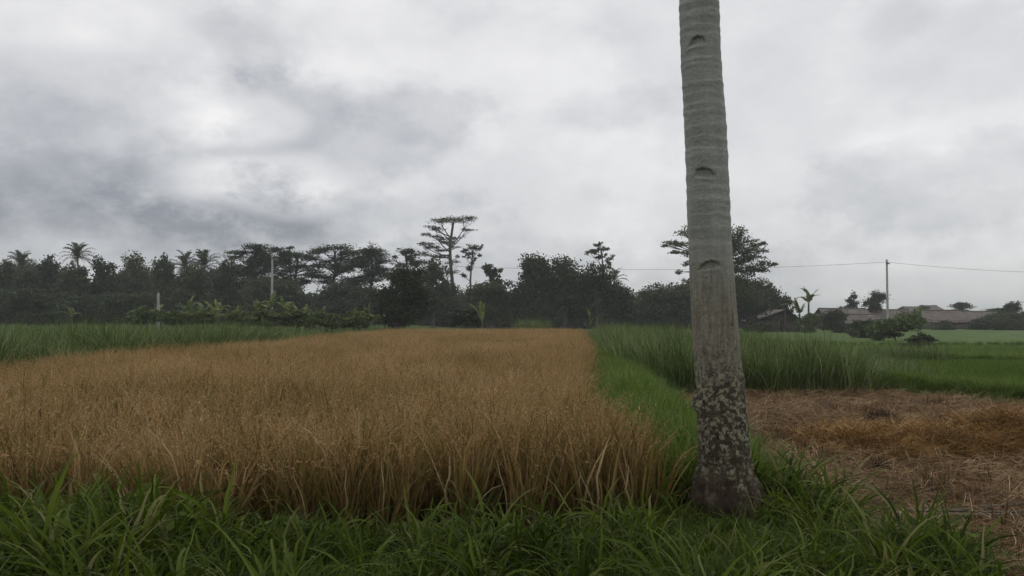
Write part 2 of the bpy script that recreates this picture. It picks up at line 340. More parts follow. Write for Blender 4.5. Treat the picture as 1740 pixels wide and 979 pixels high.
def grass_variant(name, mat, seed, n, h, w, spread, lean=(.05, .5), bend=(.3, 1.8), segs=6, fold=.25, tone=(.1, .9), drypart=.05):
    r = rng(seed); a = r.uniform(0, 6.283, n); q = spread * np.sqrt(r.uniform(0, 1, n))
    base = np.column_stack([np.cos(a) * q, np.sin(a) * q, np.zeros(n) - .02])
    L = r.uniform(*h, n); t = r.uniform(*tone, n); t[r.uniform(size=n) < drypart] = 1
    v, f, tt, _ = ribbons(base, a + r.normal(0, .9, n), L, r.uniform(*w, n), r.uniform(*lean, n), r.uniform(*bend, n), segs, r, t, fold)
    return obj(name, Geo().add(v, f, tt).mesh(name, mat), link=False)
def rice_variant(name, seed, n=44, npan=10, H=.74):
    r = rng(seed); g = Geo()
    a = r.uniform(0, 6.283, n); q = .07 * np.sqrt(r.uniform(0, 1, n)); base = np.column_stack([np.cos(a) * q, np.sin(a) * q, np.zeros(n)])
    t = r.beta(1.3, 1.6, n) * .9 + .03; t[r.uniform(size=n) < .38] = .40 + r.uniform(-.05, .05); t[r.uniform(size=n) < .02] = 1
    v, f, tt, _ = ribbons(base, a + r.normal(0, .8, n), r.uniform(.25, 1.12, n) * H, r.uniform(.007, .017, n), r.uniform(.04, .38, n), r.uniform(.1, 1.6, n), 6, r, t, 0, .8, 2.6)
    g.add(v, f, tt)
    a = r.uniform(0, 6.283, npan); q = .05 * np.sqrt(r.uniform(0, 1, npan)); base = np.column_stack([np.cos(a) * q, np.sin(a) * q, np.zeros(npan)])
    v, f, tt, c = ribbons(base, a + r.normal(0, .8, npan), r.uniform(.85, 1.15, npan) * H, np.full(npan, .005), r.uniform(.02, .16, npan), r.uniform(.7, 2.2, npan), 8, r, r.uniform(.45, .85, npan), 0, .5, 4.0)
    g.add(v, f, tt)
    for k in range(npan):                                       # grains close along the nodding ear
        p = c[k, 5:]; u = np.linspace(0, len(p) - 1.001, 12); i = u.astype(int); fr = (u - i)[:, None]
        gp = p[i] * (1 - fr) + p[i + 1] * fr + r.normal(0, .0035, (12, 3)); d = p[i + 1] - p[i]; d /= np.linalg.norm(d, axis=1)[:, None]
        v, f = rhombs(gp, r.uniform(.020, .028, 12), r, 0, .38, d); g.add(v, f, np.clip(r.uniform(.5, .8) + r.normal(0, .07, 12), 0, .97).repeat(4))
    return obj(name, g.mesh(name, MAT["rice"]), link=False)
def straw_variant(name, seed, mat, n=26, L=(.12, .4), lift=.25, spread=.22, up=.03):
    r = rng(seed); base = np.column_stack([r.normal(0, spread, n), r.normal(0, spread, n), r.uniform(0, up, n)])
    v, f, tt, _ = ribbons(base, r.uniform(0, 6.283, n), r.uniform(*L, n), r.uniform(.003, .0075, n), 1.57 - np.abs(r.normal(0, lift, n)), r.uniform(-.1, .5, n), 4, r, r.beta(1.6, 1.6, n), 0, .6, 1.2)
    return obj(name, Geo().add(v, f, tt).mesh(name, mat), link=False)
def stub_variant(name, seed, mat, n=16, H=(.07, .2)):
    r = rng(seed); a = r.uniform(0, 6.283, n); q = .05 * np.sqrt(r.uniform(0, 1, n)); base = np.column_stack([np.cos(a) * q, np.sin(a) * q, np.zeros(n) - .01])
    v, f, tt, _ = ribbons(base, a, r.uniform(*H, n), r.uniform(.006, .011, n), r.uniform(0, .5, n), r.uniform(0, .4, n), 3, r, r.beta(1.6, 1.6, n), 0, .5)
    return obj(name, Geo().add(v, f, tt).mesh(name, mat), link=False)

V_grass = [grass_variant("grass_tuft", MAT["grass"], 10 + i, 36, (.2, .62), (.006, .015), .07, (.12, .9), (.7, 2.5), 9, .35, (.0, .8), .03) for i in range(5)] + \
          [grass_variant("broad_grass_tuft", MAT["grass"], 30 + i, 15, (.4, .8), (.014, .026), .06, (.1, .7), (.8, 2.3), 10, .35, (.2, .92), .01) for i in range(4)]
def weed_variant(name, seed):
    r = rng(seed); g = Geo(); n = 26; h = r.uniform(.06, .34, n); a = r.uniform(0, 6.283, n); q = r.uniform(.02, .09, n)
    for k in range(3): g.add(*tube([(0, 0, 0), (.02 * math.cos(k * 2), .02 * math.sin(k * 2), .18), (.05 * math.cos(k * 2), .05 * math.sin(k * 2), .33)], [.004, .003, .002], 5, .5))
    c = np.column_stack([np.cos(a) * q, np.sin(a) * q, h]); v, f = rhombs(c, r.uniform(.05, .095, n), r, .5, .55, np.column_stack([np.cos(a), np.sin(a), 0 * a + .2])); g.add(v, f, r.uniform(.35, .9, n).repeat(4))
    return obj(name, g.mesh(name, MAT["grass"], False), link=False)
V_grass += [weed_variant("weed", 38)]
V_bund = [grass_variant("bund_tuft", MAT["bund"], 40 + i, 26, (.2, .5), (.007, .014), .10, (.05, .6), (.3, 1.8), 6, .25, (.1, .85)) for i in range(4)]
V_tall = [grass_variant("tall_tuft", MAT["tall"], 50 + i, 30, (.9, 1.65), (.012, .024), .16, (.02, .28), (.2, 1.5), 8, .25, (.1, .85), .06) for i in range(4)]
V_rice = [rice_variant("rice_hill", 60 + i) for i in range(6)]
V_young = [grass_variant("young_rice_hill", MAT["young"], 70 + i, 26, (.25, .45), (.006, .012), .14, (.02, .4), (.1, .9), 4, 0, (.2, .8), 0) for i in range(3)]
V_straw = [straw_variant("straw_wisp", 80 + i, MAT["straw"], 34, (.06, .36), .16, .17, .03) for i in range(4)]
V_heap = [straw_variant("heap_straw", 85 + i, MAT["heapstraw"], 40, (.15, .4), .2, .13, .03) for i in range(3)]
V_stub = [stub_variant("cut_hill", 90 + i, MAT["straw"]) for i in range(3)]
V_burnt = [stub_variant("burnt_hill", 95 + i, MAT["burnt"], 26, (.08, .22)) for i in range(2)]

def patches(name, src, mat, cell, step, count, seed, scale, tilt, spread=.12, jit=.5):
    """square pieces of crop, each grown from many tufts, to be laid side by side"""
    r = rng(seed); out = []; parts = []
    for o in src:
        me = o.data; v = np.empty(len(me.vertices) * 3, np.float32); me.vertices.foreach_get("co", v)
        f = np.empty(len(me.loops), np.int32); me.loops.foreach_get("vertex_index", f); t = np.empty(len(me.vertices), np.float32); me.attributes["tone"].data.foreach_get("value", t)
        parts.append((v.reshape(-1, 3), f.reshape(-1, 4), t))
    for k in range(count):
        g = Geo(); c = (np.arange(round(cell / step)) + .5) * cell / round(cell / step) - cell / 2
        for x in c:
            for y in c:
                v, f, t = parts[r.integers(len(parts))]; a = r.uniform(0, 6.283); sc = r.uniform(*scale); tx, ty = r.normal(0, tilt, 2)
                q = v * sc; q = np.column_stack([q[:, 0] * math.cos(a) - q[:, 1] * math.sin(a), q[:, 0] * math.sin(a) + q[:, 1] * math.cos(a), q[:, 2]])
                q[:, 0] += q[:, 2] * tx + x + r.uniform(-jit, jit) * step; q[:, 1] += q[:, 2] * ty + y + r.uniform(-jit, jit) * step
                g.add(q, f, np.clip(t + r.uniform(-spread, spread), 0, 1))
        out.append(obj(name, g.mesh(name, mat), link=False))
    return out
def mass(name, poly, zf, src, mat, cell, step, count, seed, scale, tilt, label, cat, spread=.12, view=2.0, zs=None):
    """lay patches over a polygon, then fill its rim tuft by tuft; both belong to one object"""
    poly = np.asarray(poly, float); lo, hi = poly.min(0), poly.max(0)
    X, Y = np.meshgrid(np.arange(lo[0] + cell / 2, hi[0], cell), np.arange(lo[1] + cell / 2, hi[1], cell)); c = np.stack([X.ravel(), Y.ravel()], -1)
    ok = np.ones(len(c), bool)
    for dx in (-.5, 0, .5):
        for dy in (-.5, 0, .5): ok &= inside(poly, c + np.array([dx, dy]) * cell)
    full = c[ok]; rim = fill(poly, step, seed + 1)
    cov = {(round((x - lo[0]) / cell - .5), round((y - lo[1]) / cell - .5)) for x, y in full}
    rim = rim[[(math.floor((x - lo[0]) / cell), math.floor((y - lo[1]) / cell)) not in cov for x, y in rim]]
    full = full[in_view(full, view)]; rim = rim[in_view(rim, view)]
    pv = patches(name + "_patch", src, mat, cell, step, count, seed + 2, scale, tilt, spread)
    pts = np.concatenate([full, rim]); n1 = len(full); r = rng(seed + 3)
    turn = np.zeros((len(pts), 3)); turn[:n1, 2] = r.integers(0, 4, n1) * math.pi / 2; turn[n1:] = np.column_stack([r.normal(0, tilt, len(rim)), r.normal(0, tilt, len(rim)), r.uniform(0, 6.283, len(rim))])
    sz = np.ones(len(pts)); sz[n1:] = r.uniform(*scale, len(rim)); hz = np.ones(len(pts)) if zs is None else zs(pts[:, 0], pts[:, 1])
    pick = np.concatenate([r.integers(0, count, n1), count + r.integers(0, len(src), len(rim))])
    return scatter(name, np.column_stack([pts, zf(pts[:, 0], pts[:, 1])]), pv + list(src), seed, label=label, cat=cat, given=(turn, np.column_stack([sz, sz, sz * hz]), pick))

# ripe rice
mass("rice_crop", RICE, lambda x, y: -.17 + 0 * x, V_rice, MAT["rice"], .9, .15, 7, 100, (.9, 1.26), .13, "ripe golden brown rice crop filling the wide left field", "rice crop", .14, 1.5,
     lambda x, y: 1 + .05 * np.sin(x * .7 + 1.7 * np.sin(y * .4)) + .03 * np.sin(y * 1.1 + x))

# verge grass in the foreground
p = fill([(-5.2, 2.4), (3.3, 2.4), (2.95, 4.9), (2.75, 6.1), (2.65, 7.0), (1.9, 7.3), (1.1, 6.6), (1.0, 6.2), (-5.2, 5.95)], .125, 11); p = p[in_view(p, .9)]
tr = np.hypot(p[:, 0] - 1.67, p[:, 1] - 6.3); p = p[(tr > .3) & (lump(p[:, 0], p[:, 1], 1, 3.3, .4) + rng(8).normal(0, .35, len(p)) > -.62)]
x, y = p[:, 0], p[:, 1]
sc = .66 + .36 * np.clip((-1.5 - x) / 1.2, 0, 1) + .16 * np.sin(2.9 * x + 1.3 + 1.1 * np.sin(2 * y)) * np.cos(2.6 * y) + .38 * np.exp(-((x - 2.3) / .5) ** 2 - ((y - 6.5) / .8) ** 2) - .22 * np.clip((x - 2.5) / .8, 0, 1) * np.clip((5.6 - y) / .6, 0, 1)
worn = inside([(.85, 4.5), (1.75, 4.5), (2.2, 6.35), (1.15, 6.45)], p)                # short worn grass at the trunk's foot
sc = np.where(worn, sc * np.clip(.85 - .22 * (y - 4.5), .45, .85), sc)
zz = np.maximum(near_z(x, y), np.where(inside(STUB, p), stub_z(x, y), -9))
scatter("verge_grass", np.column_stack([p, zz]), V_grass, 12, (.75, 1.2), .12, "lush green long bladed grass along the bottom verge", "grass", scales=sc)
# grass on the bund
def along(path, w, n, seed):
    r = rng(seed); path = np.asarray(path, float); s = np.r_[0, np.cumsum(np.linalg.norm(np.diff(path, axis=0), axis=1))]
    t = r.uniform(0, 1, n) ** 1.5 * s[-1]; o = np.clip(r.normal(0, .5, n), -1, 1) * w
    return np.column_stack([np.interp(t, s, path[:, 0]) + o, np.interp(t, s, path[:, 1])]), o / w
p, u = along(BUND, .74, 5200, 13)
k = (np.hypot(p[:, 0] - 1.67, p[:, 1] - 6.3) > .45) & (p[:, 1] > 6.75); p, u = p[k], u[k]
scatter("bund_grass", np.column_stack([p, -.03 - .42 * np.abs(u) ** 2.6]), V_bund, 14, (.85, 1.6), .22, "bright green grass growing along the bund beside the rice", "grass")
# elephant grass behind the stubble field
EG = [(3.35, 18.4), (8.3, 18.5), (8.9, 20), (9.2, 24), (8.6, 30), (6.6, 46), (5.2, 48), (3.2, 27), (2.95, 21)]
ell = lambda z0: (lambda x, y: z0 + 0 * x)
mass("elephant_grass", EG, ell(-.34), V_tall, MAT["tall"], 1.2, .24, 4, 110, (.76, 1.08), .1, "tall dense elephant grass stand behind the stubble field", "tall grass", .15, 2,
     lambda x, y: .97 - .3 * np.clip((x - 7.9) / 1.2, 0, 1) + .10 * np.sin(1.9 * x + .7 * y))
# grass banks left of the rice
mass("elephant_grass", [(-13.5, 12), (-9.9, 12.5), (-9.25, 22), (-12.5, 22.5)], ell(-.25), V_tall, MAT["tall"], 1.2, .24, 3, 120, (.88, 1.2), .1, "tall green grass bank at far left edge of the rice", "tall grass", .15, 2, lambda x, y: .93 + .16 * np.sin(y * .9 + .6) + .08 * np.sin(x * 2 + y * 2))
mass("elephant_grass", [(-11.8, 25.5), (-9.2, 25.0), (-8.7, 33), (-11.4, 34)], ell(-.2), V_tall, MAT["tall"], 1.2, .24, 3, 130, (.82, 1.12), .1, "second tall grass clump beyond the far left one", "tall grass", .15, 2, lambda x, y: 1.02 - .012 * (y - 28) ** 2)
p = fill([(-12.5, 21), (-9.1, 21), (-8.3, 34), (-7.4, 51), (4.9, 53.2), (4.7, 55), (-10, 56), (-13, 34)], .3, 21); p = p[~inside([(-7.7, 20), (4.5, 20), (4.6, 52.4), (-7.5, 50.6)], p)]
scatter("margin_grass", np.column_stack([p, np.maximum(near_z(p[:, 0], p[:, 1]), -.25)]), V_tall, 22, (.30, .52), .12, "lower green grass margin along the rice field's back edge", "grass")
p = fill([(.4, 56), (2.4, 56), (2.6, 59), (.5, 59)], .25, 23)
scatter("tall_grass_hump", np.column_stack([p, near_z(p[:, 0], p[:, 1])]), V_tall, 24, (.95, 1.15), .1, "rounded light green grass hump before the dark central trees", "grass")
mass("tall_grass_hump", [(13.2, 28.6), (15.6, 28.2), (16, 30.5), (14.5, 31.5), (13, 31)], ell(-.4), V_tall, MAT["tall"], .96, .24, 2, 160, (.5, .75), .15, "low rounded grass hump at the elephant grass's right end", "grass", .15)
mass("tall_grass_hump", [(9.3, 20), (11.2, 21), (12.6, 27), (13, 34), (10, 34), (9.4, 25)], ell(-.4), V_tall, MAT["tall"], 1.2, .3, 2, 170, (.38, .62), .15, "shorter grass sloping down right of the elephant grass", "grass", .15)
mass("field_edge_grass", [(-8.9, 30), (-8.45, 30), (-7.2, 50.4), (-7.9, 51.5)], ell(-.2), V_bund, MAT["bund"], .4, .2, 2, 180, (1.5, 2.1), .1, "bright green grass strip along the rice field's back left edge", "grass", .12)
# rough pasture on the left behind the grass bank
p = fill([(-60, 36), (-13, 36), (-10, 57), (4, 57), (6, 78), (-60, 80)], .75, 25); p = p[in_view(p, 3)]
scatter("pasture_grass", np.column_stack([p, near_z(p[:, 0], p[:, 1])]), V_tall, 26, (.28, .5), .2, "rough pale green pasture behind the left grass bank", "grass")

# ------------------------------------------------------------------ right: stubble, straw, paddies
BURNT = [(*on(1492, 722, -.30), .30), (*on(1492, 799, -.30), .17)]
def clear(p, m=1.0):
    k = np.abs(p[:, 1] - 7.15 - .05 * (p[:, 0] - 4)) > .17 * m
    for bx_, by_, bw_ in BURNT: k &= ((p[:, 0] - bx_) / bw_) ** 2 + ((p[:, 1] - by_) / (bw_ * .9)) ** 2 > 1.1
    return p[k]
p = clear(fill(STUB, .12, 31)); p = p[in_view(p, .6)]
scatter("straw_litter", np.column_stack([p, stub_z(p[:, 0], p[:, 1]) + .012]), V_straw, 32, (.7, 1.2), .2, "dry brown straw strewn over the harvested right field", "straw")
p = clear(fill(STUB, .21, 33, .22), 1.4); p = p[in_view(p, .6)]; p = p[rng(3).uniform(size=len(p)) < .75]
scatter("rice_stubble", np.column_stack([p, stub_z(p[:, 0], p[:, 1])]), V_stub, 34, (.6, 1.15), .12, "short cut rice stubble standing in the harvested right field", "stubble", scales=.85 + .5 * lump(p[:, 0], p[:, 1], 1, 1.9, 1.))

YP = [  # young rice paddies: polygon, level
    ([(9.9, 18.6), (11.6, 15.6), (16, 12), (40, 14), (40, 26.5), (17, 28.5), (10.2, 29.5)], -.27),
    ([(10.4, 30.6), (17, 29.6), (60, 27), (70, 47), (30, 50), (12, 52)], -.55),
    ([(12, 53.4), (30, 51.4), (72, 48.4), (110, 116), (30, 117), (14, 90)], -.86)]
for i, (poly, zl) in enumerate(YP):
    field_sheet("paddy_field", poly, lambda x, y, zl=zl: zl + lump(x, y, .012, .9), .5, MAT["paddy"])
    mass("young_rice", poly, ell(zl), V_young, MAT["young"], (2.0, 3.06, 6.0)[i], (.2, .34, .6)[i], 3, 140 + 10 * i, [(.75, 1.0), (.8, 1.15), (.8, 1.6)][i], .14,
         ["young green rice in the nearest paddy on the right", "young green rice in the middle paddy on the right", "young green rice in the farthest paddy before the houses"][i], "rice", .12, 3)
BN = [[(8.9, 20.4, -.1), (9.6, 18.5, -.1), (11.2, 15.4, -.1), (13.5, 12.6, -.1), (17, 11, -.1)],
      [(9.8, 30, -.05), (17, 29, -.05), (40, 27, -.05), (62, 26, -.05)], [(11.5, 52.8, -.28), (30, 50.8, -.28), (72, 47.8, -.28)]]
for i, bp in enumerate(BN):
    ridge("paddy_bund", bp, (.5, .55, .7)[i], 0, -1.3 if i else -.8, MAT["turf"], 50 + i)
    p, u = along(np.array(bp)[:, :2], (.5, .55, .7)[i], (1500, 1300, 1300)[i], 52 + i)
    z = np.interp(p[:, 0], [q[0] for q in bp], [q[2] for q in bp]) - (.5) * np.abs(u) ** 2.6
    scatter("paddy_bund_grass", np.column_stack([p, z]), V_bund, 55 + i, (.5, .95), .2, ["grass on the bund between stubble field and young paddy", "grass on the middle paddy bund at right", "grass on the far paddy bund at right"][i], "grass")

# straw heap
def straw_heap():
    hx0, hx1, hy = 4.15, 8.8, 11.0
    root = thing("straw_heap", "long low heap of orange brown straw on the stubble field", "straw heap", (6.4, hy, -.31))
    U, V = np.meshgrid(np.linspace(-2.35, 2.4, 70), np.linspace(-.95, 1.0, 40))
    def h(u, v): 
        return .27 * np.clip(1 - (u / 2.4) ** 4, 0, 1) * np.clip(1 - (v / .95) ** 2, 0, 1) * (1 + .35 * np.sin(2.3 * u + .6) * np.cos(1.7 * v) + .22 * np.sin(5.1 * u + 3 * v)) + lump(u, v, .02, 5)
    me = Geo().add(np.stack([U, V, h(U, V) - .03], -1), grid_faces(40, 70)).mesh("straw_mound", MAT["straw_soil"]); obj("mound", me, root)
    q = fill([(-2.35, -.95), (2.4, -.95), (2.4, 1), (-2.35, 1)], .08, 61)
    o = scatter("straw", np.column_stack([q, h(q[:, 0], q[:, 1]) - .01]), V_heap, 62, (.7, 1.1), .3, parent=root)
straw_heap()
for i, (px, py, w, lab) in enumerate([(1492, 722, .30, "dark burnt stubble clump behind the straw heap"), (1492, 799, .12, "dark burnt stubble clump in front of the straw heap")]):
    x, y = on(px, py, -.30); r = rng(70 + i); n = 55
    root = thing("burnt_clump", lab, "burnt clump", (x, y, float(stub_z(x, y))), 0, "burnt clumps in the stubble")
    g = Geo(); U, V = np.meshgrid(np.linspace(-1, 1, 15), np.linspace(-1, 1, 15)); rr = np.clip(1 - U ** 2 - V ** 2, 0, 1)
    g.add(np.stack([U * w * 1.15, V * w * .9, .55 * w * rr ** .7 + lump(U * 5, V * 5, .008, 2) - .02], -1), grid_faces(15, 15), .2); obj("ash_mound", g.mesh("ash_mound", MAT["burnt"]), root)
    q = np.column_stack([r.normal(0, w * .45, n), r.normal(0, w * .3, n)]); g = Geo()
    a = r.uniform(0, 6.283, n * 10); base = np.repeat(np.column_stack([q, np.full(n, .25 * w)]), 10, 0) + r.normal(0, .02, (n * 10, 3)) * (1, 1, 0)
    v, f, t, _ = ribbons(base, a, r.uniform(.05, .19, n * 10), r.uniform(.006, .011, n * 10), r.uniform(0, 1.2, n * 10), r.uniform(0, .8, n * 10), 3, r, r.uniform(0, 1, n * 10))
    obj("burnt_stalks", Geo().add(v, f, t).mesh("burnt_stalks", MAT["burnt"]), root)
for i, (x0, y0, x1, y1, rad, lab) in enumerate([
    (3.45, 7.18, 5.15, 7.02, .022, "long pale stick lying lowest across the muddy rut"), (3.7, 7.32, 5.0, 7.55, .016, "thin grey stick angled away from the rut"),
    (4.0, 7.25, 5.3, 7.32, .028, "thick brown stick lying along the muddy rut"), (3.55, 7.28, 4.5, 7.22, .013, "short thin twig crossing the pale stick"),
    (4.2, 7.12, 5.4, 7.75, .015, "slim stick pointing away towards the straw heap")]):
    r = rng(80 + i); s = np.linspace(0, 1, 14); xs = x0 + (x1 - x0) * s; ys = y0 + (y1 - y0) * s + np.cumsum(r.normal(0, .008, 14)); zs = stub_z(xs, ys); zs = np.maximum.accumulate(np.maximum(zs, zs.mean())) + rad + .045 + .012 * i
    path = np.column_stack([xs - x0, ys - y0, zs - zs[0]]); g = Geo().add(*tube(path, rad * (1.1 - .6 * s), 7))
    k = path[8]; g.add(*tube([k, k + [.12, .07, .02], k + [.26, .10, .03]], [rad * .5, rad * .4, rad * .2], 6))
    tag(obj("stick", g.mesh("stick", MAT["wood"]), None, (x0, ys[0] * 0 + y0, zs[0])), lab, "stick", "sticks in the muddy rut")

# ------------------------------------------------------------------ coconut trunk in the foreground
def coconut_bark():
    m, nt = new_mat("coconut_bark")
    pos = N(nt, "ShaderNodeTexCoord").outputs["Object"]
    z = N(nt, "ShaderNodeSeparateXYZ", {0: pos}).outputs[2]
    def st(v): return N(nt, "ShaderNodeVectorMath", {0: pos, 1: v}, operation="MULTIPLY").outputs[0]
    wob = M(nt, "ADD", z, M(nt, "MULTIPLY", M(nt, "SUBTRACT", noise(nt, 3.0, 4, .6, pos), .5), .7))
    fine = noise(nt, 38, 8, .68, pos); bands = noise(nt, 1.0, 5, .6, st((3, 3, 26))); fib = noise(nt, 1.0, 6, .6, st((45, 45, 5)))
    up = ramp(nt, M(nt, "ADD", M(nt, "MULTIPLY", bands, .42), M(nt, "ADD", M(nt, "MULTIPLY", fine, .33), M(nt, "MULTIPLY", noise(nt, 1.0, 5, .6, st((11, 11, 1.1))), .25))), [(.34, (.21, .215, .203)), (.5, (.31, .315, .302)), (.66, (.41, .413, .40))])
    mid = ramp(nt, M(nt, "ADD", M(nt, "MULTIPLY", fib, .6), M(nt, "MULTIPLY", fine, .4)), [(.34, (.10, .088, .066)), (.5, (.215, .197, .156)), (.66, (.33, .31, .255))])
    f1 = N(nt, "ShaderNodeMapRange", {0: wob, 1: 1.55, 2: 2.3}, interpolation_type="SMOOTHSTEP").outputs[0]
    c = mix(nt, f1, mid, up)
    # dark bark with lichen rosettes lower down
    dark = ramp(nt, fine, [(.35, (.03, .025, .018)), (.7, (.11, .092, .068))])
    lich = ramp(nt, noise(nt, 70, 6, .7, pos), [(.3, (.16, .152, .095)), (.7, (.37, .355, .255))])
    vn = N(nt, "ShaderNodeTexVoronoi", {"Scale": 22.0, "Randomness": 1.0, "Vector": N(nt, "ShaderNodeVectorMath", {0: pos, 1: N(nt, "ShaderNodeVectorMath", {0: N(nt, "ShaderNodeTexNoise", {"Vector": pos, "Scale": 20.0, "Detail": 6.0}).outputs["Color"], "Scale": .14}, operation="SCALE").outputs[0]}, operation="ADD").outputs[0]})
    lm = M(nt, "ADD", M(nt, "MULTIPLY", vn.outputs["Distance"], -1.0), M(nt, "MULTIPLY", noise(nt, 15, 9, .78, pos), 1.6))
    lm = N(nt, "ShaderNodeMapRange", {0: lm, 1: .22, 2: .52}, interpolation_type="SMOOTHSTEP").outputs[0]
    low = mix(nt, lm, dark, lich)
    f2 = N(nt, "ShaderNodeMapRange", {0: wob, 1: .5, 2: 1.7}, interpolation_type="SMOOTHSTEP").outputs[0]
    f2 = N(nt, "ShaderNodeMapRange", {0: M(nt, "ADD", f2, M(nt, "MULTIPLY", M(nt, "SUBTRACT", noise(nt, 22, 8, .75, pos), .5), 2.2)), 1: .25, 2: .75}, interpolation_type="SMOOTHSTEP").outputs[0]
    c = mix(nt, f2, low, c)
    root = ramp(nt, noise(nt, 9, 8, .7, pos), [(.35, (.024, .018, .012)), (.55, (.06, .043, .03)), (.72, (.15, .125, .09))])
    f3 = N(nt, "ShaderNodeMapRange", {0: M(nt, "ADD", wob, M(nt, "MULTIPLY", M(nt, "SUBTRACT", noise(nt, 13, 8, .7, pos), .5), .9)), 1: .12, 2: .42}, interpolation_type="SMOOTHSTEP").outputs[0]
    c = mix(nt, f3, root, c)
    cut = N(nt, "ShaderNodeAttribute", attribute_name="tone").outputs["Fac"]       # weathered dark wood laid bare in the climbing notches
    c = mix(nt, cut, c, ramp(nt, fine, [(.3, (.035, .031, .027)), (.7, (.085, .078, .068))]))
    p = N(nt, "ShaderNodeBsdfPrincipled", {"Base Color": c, "Roughness": .9, "Specular IOR Level": .15})
    b = N(nt, "ShaderNodeBump", {"Strength": .7, "Distance": .008, "Height": M(nt, "ADD", fine, M(nt, "MULTIPLY", lm, .35))}); nt.links.new(b.outputs[0], p.inputs["Normal"])
    N(nt, "ShaderNodeOutputMaterial", {0: p.outputs[0]}); return m
MAT["coconut"] = coconut_bark()

def frond_mesh(name, mat, L=4.2, pairs=30, leaf=.85, w=.075, seed=0, sag=1.5):
    r = rng(seed); g = Geo(); s = np.linspace(0, 1, 16); ang = .25 + sag * s ** 1.4
    x = np.r_[0, np.cumsum(np.cos(ang[:-1]) * L / 15)]; z = np.r_[0, np.cumsum(np.sin(.55 - ang[:-1] + .25) * L / 15)]
    x = np.r_[0, np.cumsum(np.cos(.8 - ang[:-1]) * L / 15)]; z = np.r_[0, np.cumsum(np.sin(.8 - ang[:-1]) * L / 15)]
    path = np.column_stack([x, 0 * x, z]); g.add(*tube(path, .035 * (1.05 - s), 5, .8))
    u = np.linspace(.12, .99, pairs)
    for sd in (-1, 1):
        bp = np.column_stack([np.interp(u, s, x), 0 * u, np.interp(u, s, z)]); ll = leaf * np.sin(np.pi * (u * .85 + .12)) ** .6 * r.uniform(.8, 1.1, pairs)
        v, f, t, _ = ribbons(bp, sd * (1.57 - .75 * u - .15) + r.normal(0, .08, pairs), ll, np.full(pairs, w), 1.1 + r.normal(0, .12, pairs), .9 + r.normal(0, .2, pairs), 4, r, r.uniform(.1, .8, pairs), 0, .3)
        g.add(v, f, t)
    return g.mesh(name, mat)
def crown_fronds(parent, me, top, n, seed, sc=1.0, lo=-.5, hi=1.15):
    r = rng(seed)
    for k in range(n):
        e = lo + (hi - lo) * (k + .5) / n
        obj("frond", me, parent, top, (0, -e, k * 2.399 + r.normal(0, .15)), [sc * r.uniform(.88, 1.1)] * 3)

